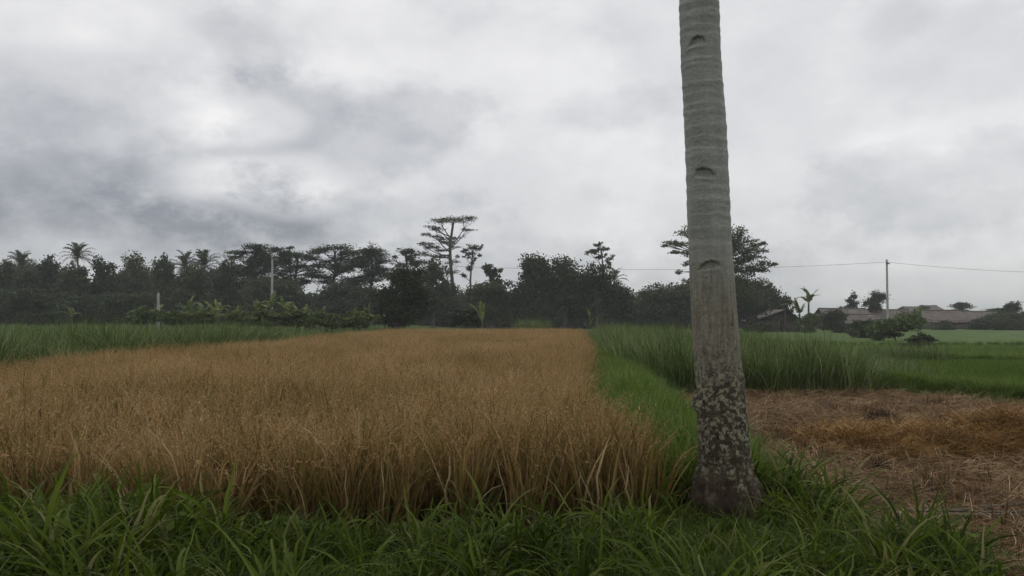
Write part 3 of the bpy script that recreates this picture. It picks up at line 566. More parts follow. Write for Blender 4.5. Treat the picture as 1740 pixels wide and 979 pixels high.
def coconut_tree():
    D = 6.3
    prof = [(0, 1159, 1225), (100, 1161, 1228), (200, 1166, 1235), (300, 1169, 1239), (400, 1171, 1242), (500, 1174, 1249), (560, 1177, 1253), (620, 1180, 1258), (660, 1183, 1262), (720, 1184, 1268), (760, 1186, 1271), (800, 1184, 1277), (840, 1176, 1288), (880, 1168, 1297)]
    pz = [EYE - (q[0] - HY) / F * D for q in prof][::-1]; pc = [((q[1] + q[2]) / 2 - CX) / F * D for q in prof][::-1]; pr = [(q[2] - q[1]) / 2 / F * D for q in prof][::-1]
    bx = pc[0]; root = thing("coconut_palm", "leaning grey coconut palm trunk with climbing notches at the rice corner", "palm tree", (bx, D, 0))
    z = np.concatenate([np.arange(-.25, 4.7, .0065), np.arange(4.7, 11.2, .06)]); n = 120; th = np.arange(n) * 2 * np.pi / n
    top_x = pc[-1] + (11 - pz[-1]) * -.03; cx = np.interp(z, pz + [11.2], pc + [top_x]); rad = np.interp(z, pz + [11.2], pr + [.12])
    k = np.ones(41) / 41; ok = slice(20, -20); cs, rs_ = np.convolve(cx, k, "same"), np.convolve(rad, k, "same"); cx[ok], rad[ok] = cs[ok], rs_[ok]
    Z, T = np.meshgrid(z, th, indexing="ij"); r = rng(91)
    d = np.zeros_like(Z)
    # leaf-scar rings, uneven and slightly tilted
    zr = 1.55
    while zr < 11:
        amp = r.uniform(.0022, .0055) * np.clip((zr - 1.5) / .8, .2, 1); til = r.uniform(-.012, .012); ph = r.uniform(0, 6.28); w = r.uniform(.010, .02)
        q = Z - zr - til * np.cos(T - ph) - .006 * np.sin(3 * T + ph) - .003 * np.sin(7 * T + 2 * ph)
        d += amp * (np.exp(-np.clip(q, 0, 9) ** 2 / w ** 2) * (q >= 0) + np.exp(-(np.clip(-q, 0, 9) / (w * 2.6)) ** 2) * (q < 0)); zr += r.choice([r.uniform(.03, .05), r.uniform(.05, .09), r.uniform(.08, .14)])
    # rough lower bark
    low = np.clip((1.75 - Z) / 1.2, 0, 1)
    for fz, ft, a in [(9, 3, .006), (17, 5, .005), (31, 9, .004), (55, 14, .003), (12, 11, .004), (23, 17, .003)]:
        p1, p2 = r.uniform(0, 6.28, 2); d += low * a * np.sin(fz * Z + p1 + 1.4 * np.sin(ft * T + p2)) * np.sin(ft * T + p2 + .8 * np.sin(fz * .6 * Z))
    for _ in range(60):                                          # pits and knobs
        z0, t0, s0 = r.uniform(0, 1.5), r.uniform(0, 6.28), r.uniform(.012, .035); dt = np.angle(np.exp(1j * (T - t0))) * .19
        d += r.choice([-1, 1]) * r.uniform(.004, .011) * np.exp(-((Z - z0) ** 2 + dt ** 2) / s0 ** 2)
    face = -np.pi / 2 - math.atan2(bx, D) * 1.0                  # direction towards the viewer's side
    def bump(z0, t0, sz, stt, a):
        dt = np.angle(np.exp(1j * (T - t0))); return a * np.exp(-((Z - z0) / sz) ** 2 - (dt / stt) ** 2)
    d += bump(.82, np.pi - .15, .055, .35, .052) - bump(.715, np.pi - .1, .035, .35, .022)   # burl on the left with a hollow under it
    d += bump(.08, face - .5, .12, .3, .03) + bump(.02, face + .8, .14, .35, .045) + bump(.05, 0, .15, .4, .03) + bump(.04, np.pi, .16, .4, .03)
    d += np.clip(.10 - Z, 0, .4) * .12 * (1 + .5 * np.sin(5 * T + 1))
    rt = np.clip((.42 - Z) / .3, 0, 1); d += rt * (.007 * np.sin(17 * T + 3 * np.sin(9 * Z) + 2) + .005 * np.sin(31 * T + 2 * np.sin(14 * Z)) + .006 * np.sin(11 * T + 21 * Z))
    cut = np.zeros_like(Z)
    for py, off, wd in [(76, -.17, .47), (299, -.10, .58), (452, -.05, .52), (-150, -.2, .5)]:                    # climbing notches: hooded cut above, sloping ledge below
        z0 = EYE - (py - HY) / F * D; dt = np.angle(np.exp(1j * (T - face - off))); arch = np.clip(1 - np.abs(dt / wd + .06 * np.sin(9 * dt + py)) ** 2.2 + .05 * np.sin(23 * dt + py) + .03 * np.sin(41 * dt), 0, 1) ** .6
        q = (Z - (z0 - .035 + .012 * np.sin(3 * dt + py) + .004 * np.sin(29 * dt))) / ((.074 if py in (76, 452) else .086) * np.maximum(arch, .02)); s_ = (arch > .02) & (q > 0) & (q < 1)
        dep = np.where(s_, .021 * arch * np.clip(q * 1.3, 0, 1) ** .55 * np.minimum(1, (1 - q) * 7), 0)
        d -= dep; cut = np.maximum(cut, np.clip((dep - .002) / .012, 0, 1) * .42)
        d += .005 * np.exp(-((Z - z0 + .045) / .012) ** 2) * arch
    d += r.normal(0, .0006, Z.shape)
    RR = rad[:, None] + d
    v = np.stack([cx[:, None] - bx + RR * np.cos(T), .04 * np.sin(Z) * 0 + RR * np.sin(T), Z], -1)
    i, j = np.meshgrid(np.arange(len(z) - 1), np.arange(n), indexing="ij"); kk = (j + 1) % n
    f = np.stack([i * n + j, i * n + kk, (i + 1) * n + kk, (i + 1) * n + j], -1)
    obj("trunk", Geo().add(v, f, cut.ravel()).mesh("coconut_trunk", MAT["coconut"]), root)
    crown_fronds(root, FROND_NEAR, (cx[-1] - bx, 0, 11.1), 22, 5, 1.05)
FROND_NEAR = frond_mesh("near_frond", MAT["leaf"], 4.4, 46, .9, .045, 1)
FROND_FAR = frond_mesh("far_frond", MAT["leaf"], 4.0, 24, .9, .11, 2)
coconut_tree()

# ------------------------------------------------------------------ trees
def bez(a, b, bulge, n=8):
    s = np.linspace(0, 1, n)[:, None]; c = (np.asarray(a) + b) / 2 + bulge; return a * (1 - s) ** 2 + 2 * c * s * (1 - s) + b * s ** 2
def lobe_leaves(g, c, rad, n, size, r, flat=0., clump=.22, shell=.5):
    """leaf clumps spread through an ellipsoid, thicker towards its skin"""
    c, rad = np.asarray(c, float), np.asarray(rad, float); k = max(3, n // 26)
    d = r.normal(size=(k, 3)); d /= np.linalg.norm(d, axis=1)[:, None]; cc = d * (r.uniform(0, 1, k) ** shell)[:, None]
    w = r.integers(0, k, n); q = cc[w] + r.normal(0, clump, (n, 3)); p = c + q * rad
    v, f = rhombs(p, size * r.uniform(.6, 1.3, n), r, flat, .62); tone = np.clip(r.uniform(.1, .9, k)[w] * .6 + r.uniform(0, .4, n), 0, 1)
    g.add(v, f, tone.repeat(4))
def tree(name, label, X, Y, z0, trunk_h, lobes, seed, mat="leaf", bark="bark", tr=.22, group=None, leaf=.3, dens=1., flat=0., clump=.22, cat="tree", lean=0.0, shell=.5, limb=True, twig=True):
    """tapered trunk, a limb to every lobe, leaf clumps in the lobes; lobes are (x, y, z, rx, ry, rz) from the base"""
    r = rng(seed); root = thing(name, label, cat, (X, Y, z0), 0, group)
    g = Geo(); top = np.array([lean, 0, trunk_h]); s = np.linspace(0, 1, 9)[:, None]
    path = np.array([0, 0, -.3]) * (1 - s) + top * s + np.column_stack([np.sin(s[:, 0] * 5 + seed) * .03 * trunk_h, np.cos(s[:, 0] * 4 + seed) * .02 * trunk_h, 0 * s[:, 0]]) * (s * (1 - s) * 4)
    g.add(*tube(path, tr * (1.25 - .6 * s[:, 0]) + .35 * tr * np.exp(-s[:, 0] * 9), 9))
    cg = Geo()
    for l in lobes:
        c = np.array(l[:3], float); rad = np.array(l[3:6], float)
        if limb:
            t0 = np.clip(.35 + .65 * (c[2] - rad[2]) / max(trunk_h, .1) * r.uniform(.6, .9), .3, 1); st = np.array([np.interp(t0, s[:, 0], path[:, i]) for i in range(3)])
            b = bez(st, c, np.array([0, 0, -.12 * np.linalg.norm(c - st)]) + r.normal(0, .05, 3) * np.linalg.norm(c - st))
            g.add(*tube(b, tr * .42 * (1.05 - .75 * np.linspace(0, 1, 8)), 6))
            for _ in range(3):
                e = c + r.uniform(-.8, .8, 3) * rad; g.add(*tube(bez(b[5], e, r.normal(0, .08, 3)), tr * .15 * (1.05 - .8 * np.linspace(0, 1, 8)), 5))
        area = (rad[0] * rad[1] + rad[0] * rad[2] + rad[1] * rad[2]) * 4.2
        lobe_leaves(cg, c, rad, int(max(80, area / leaf ** 2 * 3.4 * dens)), leaf, r, flat, clump, shell)
    obj("trunk", g.mesh("trunk", MAT[bark]), root); obj("crown", cg.mesh("crown", MAT[mat], False), root)
    return root
def pxl(Y, x0, lobes, z0, depth=1.0, seed=0):
    """lobes given as photo pixels (x, y, half width, half height) at distance Y -> metres from the tree's base"""
    r = rng(seed); k = Y / F
    return [((x - x0) * k, r.uniform(-.5, .5) * w * k * depth, EYE - (y - HY) * k - z0, w * k, max(w, h) * k * .85 * depth, h * k) for x, y, w, h in lobes]
def gz(x, y): return float(near_z(x, y))
def px_tree(name, label, x0, Y, lobes, seed, trunk_top=None, **kw):
    X = (x0 - CX) / F * Y; z0 = gz(X, Y); L = pxl(Y, x0, lobes, z0, seed=seed)
    th = (EYE - (trunk_top - HY) * Y / F - z0) if trunk_top else max(l[2] for l in L) * .85
    return tree(name, label, X, Y, z0, th, L, seed, **kw)
def auto_lobes(x, top, w, base, seed, n=11, size=.3):
    """an uneven rounded crown between the pixel rows top and base"""
    r = rng(seed); out = []; h = (base - top)
    out.append((x + r.uniform(-.15, .15) * w, top + .2 * h, .24 * w, .2 * h))
    for i in range(n):
        a = r.uniform(-1, 1); b = r.uniform(0, 1); ww = w * .5 * (1 - .55 * abs(b - .55) ** 1.2 * 1.5)
        s = r.uniform(.6, 1.15) * size; out.append((x + a * (ww - s * w * .4), top + (.22 + .72 * b) * h, s * w * .78, s * h * .62))
    return out
def auto_layers(x, top, w, base, seed, n=12):
    """spreading flat layers of a legume crown with open gaps"""
    r = rng(seed); out = []; h = base - top
    for i in range(n):
        b = (i + .5) / n; wid = w * .5 * (.55 + .45 * math.sin(math.pi * (.25 + .6 * b))); a = r.uniform(-1, 1)
        out.append((x + a * wid * .8, top + (.06 + .8 * b ** 1.1) * h + .08 * h * a * a, w * r.uniform(.13, .24), max(3.0, h * r.uniform(.05, .09))))
    out.append((x + r.uniform(-.1, .1) * w, top + .08 * h, w * .26, h * .07)); return out

G_ALB = dict(flat=.6, leaf=.24, dens=.62, clump=.26, shell=.6)
# the tall umbrella tree and its slim neighbour
px_tree("umbrella_tree", "tallest flat layered umbrella tree rising above the tree line", 764, 118, [
    (772, 371, 30, 5), (748, 376, 22, 4), (797, 370, 17, 4), (733, 386, 14, 3.5), (745, 391, 14, 4), (727, 397, 11, 3.5), (740, 401, 13, 3), (795, 391, 15, 2),
    (772, 404, 17, 3), (752, 407, 13, 3), (760, 412, 17, 3.5), (727, 414, 15, 3.5), (715, 413, 8, 2.5), (735, 421, 18, 3.5), (752, 425, 14, 3), (775, 420, 10, 3), (722, 431, 16, 4), (745, 436, 16, 4), (768, 446, 13, 5), (779, 437, 8, 3), (765, 462, 16, 7)],
    101, 378, bark="bark", tr=.26, lean=.5, **G_ALB)
px_tree("slim_tree", "slim open crowned tree just right of the tall umbrella tree", 803, 114, [
    (805, 420, 16, 5), (790, 424, 10, 4), (815, 421, 7, 5), (800, 430, 12, 4), (813, 436, 8, 5), (792, 437, 8, 4), (806, 446, 7, 4), (797, 456, 8, 7), (790, 470, 8, 6)], 102, 425, tr=.16, flat=.4, leaf=.3, dens=.8)
# flat crowned trees left of centre, with the sky showing through
for i, (x, Y, top, w, base, lab) in enumerate([
    (435, 112, 414, 90, 480, "broad flat crowned tree just left of the pale utility pole"), (505, 114, 420, 78, 490, "open crowned tree just right of the pale utility pole"),
    (568, 116, 414, 84, 488, "flat topped tree midway between utility pole and umbrella tree"), (630, 112, 414, 86, 485, "wide flat topped tree left of the tall umbrella tree"),
    (690, 116, 420, 56, 480, "lower layered tree right beneath the umbrella tree's left side")]):
    px_tree("legume_tree", lab, x, Y, auto_layers(x, top + (6 if i % 2 else 0), w * 1.15, base + 4, 110 + i, 16) + auto_lobes(x + (12, -14, 10, -8, 4)[i], top + (4, 1, 6, 0, 8)[i], w * .8, base + 14, 115 + i, 7, .26), 120 + i, top + 14, tr=.22, **dict(G_ALB, dens=.95, leaf=.3, clump=.26), mat="leaf")
px_tree("tuft_tree", "small dark tuft topped tree above the crowns right of pole", 492, 120, [(492, 422, 8, 3.5), (488, 428, 7, 3), (500, 431, 10, 4)], 131, 424, tr=.1, mat="leafdark")
# dark rounded trees
for i, (x, Y, top, w, base, n, lab) in enumerate([
    (8, 100, 440, 52, 520, 9, "dark rounded tree at the left picture edge"), (78, 102, 436, 46, 520, 9, "dark leafy tree between the two left coconut palms"),
    (178, 100, 434, 44, 520, 9, "narrow dark tree right of the tall coconut palm"), (225, 108, 426, 56, 520, 11, "two headed dark tree with sky gaps right of tall coconut palm"),
    (128, 98, 446, 50, 530, 9, "low dark tree hiding the tall coconut palm's trunk"), (328, 100, 450, 60, 530, 10, "low dark tree hiding the paired palms' trunks"), (40, 96, 452, 52, 530, 9, "low dark tree below the left edge coconut palm"),
    (277, 104, 436, 44, 520, 9, "dark rounded tree left of the paired coconut palms"), (388, 106, 440, 48, 520, 9, "dark bushy tree right of the paired coconut palms"),
    (470, 104, 470, 100, 535, 10, "low dark tree behind the utility pole"), (590, 104, 478, 90, 540, 10, "low dark rounded tree behind the banana row's right end"),
    (735, 100, 440, 62, 540, 12, "dark rounded tree in front of the umbrella tree's trunk"),
    (836, 104, 446, 34, 490, 8, "small rounded tree standing alone right of the umbrella tree"), (830, 98, 478, 90, 545, 12, "low dark tree below the small rounded tree"),
    (905, 98, 428, 72, 545, 13, "tallest bushy tree of the big dark central clump"), (960, 98, 434, 80, 545, 13, "broad dark tree in the middle of the central clump"),
    (1012, 98, 444, 66, 545, 11, "dark tree at the right side of the central clump"), (1050, 102, 482, 60, 545, 9, "low dark tree sloping down right of the central clump"),
    (1100, 108, 484, 70, 545, 9, "low dark tree left of the foreground palm trunk"), (1152, 106, 482, 62, 545, 9, "low dark tree directly left of the palm trunk"),
    (1252, 98, 470, 84, 545, 11, "dense dark tree just right of the palm trunk")]):
    px_tree("broadleaf_tree", lab, x, Y, auto_lobes(x, top, w * 1.22, base, 140 + i, n + 4), 160 + i, top + .35 * (base - top), mat="leafdark" if i % 3 else "leaf", tr=.2, leaf=.32, dens=.9)
# darker tree nearer, standing at the rice edge
px_tree("mango_tree", "dark round tree with a short trunk at the rice field's far edge", 676, 60, auto_lobes(685, 452, 96, 548, 190, 16, .34), 191, 490, mat="leafdark", tr=.3, leaf=.24, dens=1.25)
# feathery trees
px_tree("slender_tree", "slender feathery tree topping the right of the central clump", 1022, 105, [
    (1018, 416, 9, 5), (1010, 424, 11, 5), (1025, 423, 10, 5), (1003, 430, 9, 5), (1033, 436, 9, 6), (1016, 436, 9, 4), (1036, 447, 7, 6), (1028, 455, 9, 6), (1038, 470, 6, 8), (1030, 482, 10, 8)], 192, 424, tr=.13, leaf=.27, dens=.9)
px_tree("spreading_tree", "spreading thin leaved tree half hidden behind the palm trunk", 1232, 92, [
    (1160, 397, 12, 5), (1172, 388, 9, 6), (1140, 412, 14, 4), (1130, 417, 8, 2.5), (1158, 415, 14, 5), (1150, 428, 12, 3), (1168, 432, 12, 6), (1166, 448, 8, 5), (1155, 462, 8, 3), (1172, 478, 10, 6),
    (1215, 400, 18, 14), (1230, 425, 26, 18), (1250, 398, 12, 12), (1262, 393, 9, 7), (1250, 420, 16, 14), (1275, 408, 12, 4), (1290, 414, 12, 4), (1300, 412, 8, 3), (1280, 424, 14, 5), (1295, 427, 9, 4), (1265, 440, 16, 8), (1283, 437, 12, 4),
    (1300, 448, 16, 4), (1315, 450, 9, 2.5), (1285, 456, 14, 5), (1270, 462, 14, 7), (1300, 460, 10, 3), (1262, 480, 22, 12), (1290, 482, 14, 7), (1308, 488, 9, 4), (1250, 500, 30, 14), (1258, 408, 14, 16), (1256, 450, 20, 18), (1270, 425, 14, 10), (1268, 505, 26, 14), (1225, 470, 26, 20)], 193, 405, tr=.26, leaf=.22, dens=.75, clump=.34)
for i, (x, Y, top, w, base, n, lab) in enumerate([
    (1338, 104, 502, 26, 545, 6, "small round headed tree behind the dark shed"), (1447, 128, 497, 34, 530, 6, "small spiky tree behind the long roofed house"), (1490, 128, 494, 44, 530, 7, "small bushy tree around the right utility pole's foot"),
    (1632, 150, 513, 40, 534, 6, "distant rounded tree above the red tiled roof"), (1722, 116, 512, 52, 548, 8, "dark bushy tree at the right picture edge"), (1570, 160, 520, 30, 534, 5, "tiny distant treetop over the grey roof"), (1690, 170, 524, 60, 536, 6, "far pale treetop low on the right horizon")]):
    px_tree("small_tree", lab, x, Y, auto_lobes(x, top, w, base, 200 + i, n, .36), 220 + i, top + .4 * (base - top), mat="leafdark", tr=.12, leaf=.26, dens=1.0)
# unseen tree added behind the viewpoint so that its crown shades the verge
lr = rng(77); RL = [(0, .5, 7.6, 2.4, 2.4, 1.3)] + [(3.4 * math.cos(a) * q, 2.8 * math.sin(a) * q + .8, 5.6 + 1.6 * (1 - q) + lr.uniform(-.4, .4), 1.7, 1.7, 1.0) for a, q in zip(np.arange(14) * 2.4, np.linspace(.35, 1.25, 14))]
tree("added_shade_tree", "broad leafy unseen tree added behind the viewpoint to shade the verge", -.8, -3.6, gz(-.8, -3.6), 5.2, RL, 78, mat="leaf", tr=.3, leaf=.3, dens=.55)
# undergrowth along the foot of the wood
r = rng(7)
for i, x in enumerate(np.arange(-40, 1340, 46)):
    xx = x + r.uniform(-8, 8); top = (478 if x < 420 else 490) + r.uniform(-14, 12); w = r.uniform(80, 110)
    if 470 < x < 640: top = max(top, 492)
    px_tree("understory_tree", "dark low undergrowth tree at the foot of the wood", xx, 116 + r.uniform(-3, 10), auto_lobes(xx, top, w, 560, 300 + i, 12, .42), 340 + i, 520, mat="leafdark", tr=.12, leaf=.4, dens=1.0, group="undergrowth at the foot of the wood")
for i, x in enumerate(np.arange(-30, 240, 44)):
    xx = x + r.uniform(-8, 8); px_tree("understory_tree", "dark bushy thicket at the left wood's front edge", xx, 88 + r.uniform(-2, 3), auto_lobes(xx, 496 + r.uniform(-10, 10), 78, 548, 440 + i, 10, .42), 450 + i, 520, mat="leafdark", tr=.08, leaf=.3, dens=1.0, group="thickets at the left wood's front edge")
for i, x in enumerate(np.arange(-10, 440, 48)):
    xx = x + r.uniform(-14, 14); px_tree("back_tree", "blurred dark tree deeper in the wood on the left", xx, 132 + r.uniform(-5, 8), auto_lobes(xx, 448 + r.uniform(-8, 12), 84, 540, 380 + i, 10, .34), 400 + i, 480, mat="leafdark", tr=.2, leaf=.42, group="trees deep in the left wood")

# ------------------------------------------------------------------ coconut palms in the tree line
for i, (x, top, Y, n, sc, lab) in enumerate([(130, 411, 112, 26, .66, "tallest coconut palm standing clear at the left"), (34, 427, 112, 26, .66, "coconut palm near the left picture edge"),
    (313, 434, 113, 22, .7, "left one of two close coconut palms"), (346, 431, 113, 22, .78, "right one of two close coconut palms"), (1044, 462, 104, 15, .55, "small palm at the right edge of the central clump")]):
    X = (x - CX) / F * Y; z0 = gz(X, Y); crown_z = EYE - (top + (27, 27, 22, 24, 17)[i] - HY) / F * Y - z0
    root = thing("coconut_palm", lab, "palm tree", (X, Y, z0)); s = np.linspace(0, 1, 14); bend = (-.5, .5, .3, -.3, .2)[i]
    path = np.column_stack([bend * (s ** 2 - 1), 0 * s, -.3 + (crown_z + .3) * s]); obj("trunk", Geo().add(*tube(path, .17 - .06 * s + .08 * np.exp(-s * 12), 9)).mesh("palm_trunk", MAT["bark"]), root)
    crown_fronds(root, FROND_FAR, (0, 0, crown_z), n, 500 + i, sc, -.75, 1.25)

# ------------------------------------------------------------------ bananas
def banana_leaf(name, seed, L=1.9, W=.5, sag=1.2):
    r = rng(seed); g = Geo(); n = 16; s = np.linspace(0, 1, n); ang = 1.25 - sag * s ** 1.3
    x = np.r_[0, np.cumsum(np.cos(ang[:-1]) * L / (n - 1))]; z = np.r_[0, np.cumsum(np.sin(ang[:-1]) * L / (n - 1))]
    wid = W * .5 * np.clip(np.minimum((s - .12) * 7, 1), 0, 1) * (1 - s ** 3.5) ** .7
    for sd in (-1, 1):                                            # each half torn into a few flaps
        k = 0
        while k < n - 1:
            e = min(n - 1, k + r.integers(2, 6)); i = np.arange(k, e + 1); dr = r.uniform(.1, .55); w = wid[i] * r.uniform(.85, 1.05)
            v = np.zeros((len(i), 3, 3))
            for j, u in enumerate((0, .5, 1)): v[:, j] = np.column_stack([x[i] + u * w * .12, sd * w * u * math.cos(dr), z[i] + w * u * (.25 - math.sin(dr) * u)])
            g.add(v, grid_faces(len(i), 3), r.uniform(.2, .8)); k = e
    g.add(*tube(np.column_stack([x, 0 * x, z - .008]), .022 * (1.1 - s), 5, .95)); return g.mesh(name, MAT["banana"])
BL = [banana_leaf("banana_leaf", 1, 1.9, .5, 1.2), banana_leaf("banana_leaf", 2, 2.1, .52, 1.9), banana_leaf("banana_leaf", 3, 1.7, .46, .5), banana_leaf("banana_leaf", 4, 1.8, .5, 2.4)]
def banana(x, top, Y, seed, lab, group=None, n=8, base_z=None):
    r = rng(seed); X = (x - CX) / F * Y; z0 = gz(X, Y) if base_z is None else base_z; H = EYE - (top - HY) / F * Y - z0; sc = np.clip(H / 2.9, .35, 1.4); st = H - 1.45 * sc
    root = thing("banana_plant", lab, "banana plant", (X, Y, z0), r.uniform(0, 6.28), group); root.rotation_euler[0] = r.normal(0, .09); n = n - int(r.integers(0, 5)); s = np.linspace(0, 1, 8)
    obj("stem", Geo().add(*tube(np.column_stack([.04 * np.sin(3 * s), 0 * s, -.1 + (st + .1) * s]), .11 * sc * (1.15 - .5 * s), 9)).mesh("banana_stem", MAT["stem"]), root)
    for k in range(n):
        obj("leaf", BL[2] if k == n - 1 else BL[r.integers(0, 4)], root, (.03, 0, st - .02 * k), (r.normal(0, .12), r.uniform(-.45, .4) if k < n - 1 else -.25, k * 2.4 + r.normal(0, .5)), [sc * r.uniform(.6, 1.1)] * 3)
for i, (x, top, Y, lab) in enumerate([
    (122, 516, 70, "small pale banana plant alone in front of the left wood"), (240, 510, 66, "leftmost banana plant of the long row"), (268, 512, 64, "low banana plant behind the pale post"), (320, 504, 66, "upright banana plant in the row's left part"),
    (345, 514, 60, "low leafy banana plant in the row's left part"), (372, 503, 66, "tall banana plant left of the utility pole"), (412, 514, 60, "drooping banana plant left of the utility pole"),
    (434, 504, 66, "banana plant with upright leaf close left of utility pole"), (462, 490, 72, "tallest banana plant right at the utility pole's foot"), (484, 496, 70, "banana plant with broad pale leaf just right of utility pole"),
    (520, 514, 60, "bright young banana plant right of the utility pole"), (545, 520, 62, "low bushy banana plant mid right in the row"), (600, 516, 66, "banana plant near the row's right end"), (622, 515, 66, "rightmost banana plant of the long row"),
    (820, 514, 56, "single bright young banana plant beside the dark central trees"), (1372, 488, 100, "tall banana plant between the dark shed and long roofed house"), (1360, 506, 102, "low banana plant beside the dark shed's right side"),
    (1560, 520, 104, "banana plant with bright leaf before the red tiled house")]):
    banana(x, top, Y, 600 + i, lab, "banana plants" if i not in (14,) else None, 6 if i == 14 else 11)
# maize-like stalk standing out of the grass
X, Y = (1001 - CX) / F * 40, 40.0; root = thing("maize_stalk", "thin pale stalk with drooping leaves above the bund's far end", "plant", (X, Y, -.1)); s = np.linspace(0, 1, 10); r = rng(9)
obj("stalk", Geo().add(*tube(np.column_stack([.05 * s, 0 * s, 2.2 * s]), .02 * (1.2 - s), 6, .9)).mesh("maize_stalk", MAT["banana"]), root)
for k in range(6):
    v, f, t, _ = ribbons(np.array([[.03, 0, .6 + .25 * k]]), np.array([k * 2.6]), np.array([.85]), np.array([.07]), np.array([.4]), np.array([1.7]), 8, r, np.array([.6]), .3)
    obj("leaf", Geo().add(v, f, t).mesh("maize_leaf", MAT["banana"]), root)
# shrubs
for i, (x, top, w, base, Y, lab) in enumerate([
    (250, 526, 60, 552, 59, "leafy shrub at the banana row's left end"), (300, 528, 70, 552, 58, "leafy green shrub right of the pale post"), (352, 527, 66, 552, 58, "rounded leafy shrub in the left middle of the banana row"), (405, 528, 70, 553, 57, "leafy green shrub left of the utility pole"),
    (455, 525, 66, 553, 57, "tall leafy shrub at the utility pole's foot"), (505, 527, 70, 553, 57, "leafy green shrub right of the utility pole"), (556, 530, 70, 554, 56, "low rounded shrub in the banana row's right half"), (610, 531, 64, 554, 56, "low rounded shrub at the banana row's right end"),
    (790, 524, 60, 553, 60, "low dark shrub right of the dark round tree"), (1560, 566, 60, 588, 44, "dark low bush on the middle paddy bund"), (1520, 540, 90, 582, 62, "mid green thicket between elephant grass and houses"), (1470, 544, 60, 572, 70, "scrubby bush in front of the long roofed house"),
    (1292, 546, 40, 564, 88, "scrubby bush in front of the dark shed"), (1376, 530, 46, 562, 92, "leafy scrub under the banana plants beside the shed"), (1418, 530, 44, 562, 92, "low scrub left of the long roofed house"), (1540, 530, 60, 562, 100, "leafy scrub below the grey roofed house"),
    (1600, 544, 40, 564, 112, "low scrub left of the red tiled house's door"), (1662, 540, 50, 564, 114, "low scrub at the red tiled house's right end"), (1712, 530, 70, 566, 110, "dark scrub at the far right behind the paddies")]):
    px_tree("shrub", lab, x, Y, auto_lobes(x, top, w, base, 700 + i, 10, .4), 720 + i, top + .6 * (base - top), mat="shrub" if i < 8 or i in (10, 13, 15) else "leafdark", tr=.05, leaf=.16 if Y < 50 else .24, dens=1.0, cat="shrub", limb=False)

# ------------------------------------------------------------------ poles and wires
def pole(x, top, Y, lab, arm):
    X = (x - CX) / F * Y; z0 = gz(X, Y); H = EYE - (top - HY) / F * Y - z0; root = thing("utility_pole", lab, "utility pole", (X, Y, z0)); s = np.linspace(0, 1, 6)
    obj("shaft", Geo().add(*tube(np.column_stack([0 * s, 0 * s, -.4 + (H + .4) * s]), .16 - .05 * s, 12)).mesh("pole_shaft", MAT["concrete"]), root)
    obj("cap", Geo().add(*box(-.13, .13, -.13, .13, H - .02, H + .05)).mesh("pole_cap", MAT["concrete"], False), root)
    obj("bracket", Geo().add(*box(-.05, .32 if arm else .15, -.20, .20, H - .5, H - .4)).mesh("pole_bracket", MAT["wire"], False), root)
    obj("insulator", Geo().add(*tube([(.1, -.16, H - .4), (.1, -.16, H - .33), (.1, -.16, H - .3), (.1, -.16, H - .22)], [.03, .06, .035, .05], 8)).mesh("insulator", MAT["concrete"]), root)
    return np.array([X, Y, z0 + H - .25])
A = pole(462, 432, 90, "pale slim utility pole rising behind the banana plants", False); B = pole(1508, 442, 100, "grey utility pole behind the houses on the right", True)
def wire(a, b, sag, lab):
    s = np.linspace(0, 1, 40)[:, None]; p = a * (1 - s) + b * s; p[:, 2] -= 4 * sag * (s * (1 - s))[:, 0]
    tag(obj("power_line", Geo().add(*tube(p - a, .016, 5)).mesh("power_line", MAT["wire"]), None, tuple(a)), lab, "power line", "overhead power lines")
wire(A, B, 1.2, "overhead wire sagging between the two utility poles");
wire(B, np.array([B[0] + 42, 96., B[2] - 1.0]), 1.0, "overhead wire running right from the right utility pole"); wire(A, np.array([A[0] - 45, 100., A[2] + .3]), 1.0, "overhead wire running left from the pale utility pole")
for i, (x, top, base, Y, w, lab) in enumerate([(269, 499, 540, 62, .11, "short pale concrete post among the left bananas")]):
    X = (x - CX) / F * Y; z0 = gz(X, Y); H = EYE - (top - HY) / F * Y - z0; s = np.linspace(0, 1, 6); root = thing("post", lab, "post", (X, Y, z0))
    obj("shaft", Geo().add(*tube(np.column_stack([.02 * np.sin(4 * s), 0 * s, -.2 + (H + .2) * s]), w * (1.1 - .2 * s), 8)).mesh("post_shaft", MAT["concrete"] if i < 2 else MAT["pale_bark"]), root)
    obj("cap", Geo().add(*tube([(0, 0, H - .01), (0, 0, H + .03), (0, 0, H + .04)], [w, w * .9, .001], 8)).mesh("post_cap", MAT["concrete"] if i < 2 else MAT["pale_bark"]), root)

# ------------------------------------------------------------------ houses
def tile_mat(name, a, b, c):
    m, nt = new_mat(name); pos = N(nt, "ShaderNodeTexCoord").outputs["Object"]
    w = N(nt, "ShaderNodeTexWave", {"Vector": pos, "Scale": 1.6, "Distortion": .3}, bands_direction="X")
    cc = ramp(nt, noise(nt, 1.2, 8, .68, pos), [(.3, a), (.5, b), (.7, c)])
    p = N(nt, "ShaderNodeBsdfPrincipled", {"Base Color": cc, "Roughness": .9, "Specular IOR Level": .15})
    bp = N(nt, "ShaderNodeBump", {"Strength": .6, "Distance": .04, "Height": w.outputs[1]}); nt.links.new(bp.outputs[0], p.inputs["Normal"])
    N(nt, "ShaderNodeOutputMaterial", {0: p.outputs[0]}); return m
MAT["tile_grey"] = tile_mat("weathered_tile", (.06, .05, .045), (.115, .098, .088), (.175, .155, .142))
MAT["tile_red"] = tile_mat("red_tile", (.07, .055, .05), (.12, .10, .09), (.175, .155, .142))
MAT["tile_pale"] = tile_mat("pale_sheet", (.075, .065, .056), (.125, .11, .097), (.18, .162, .145))
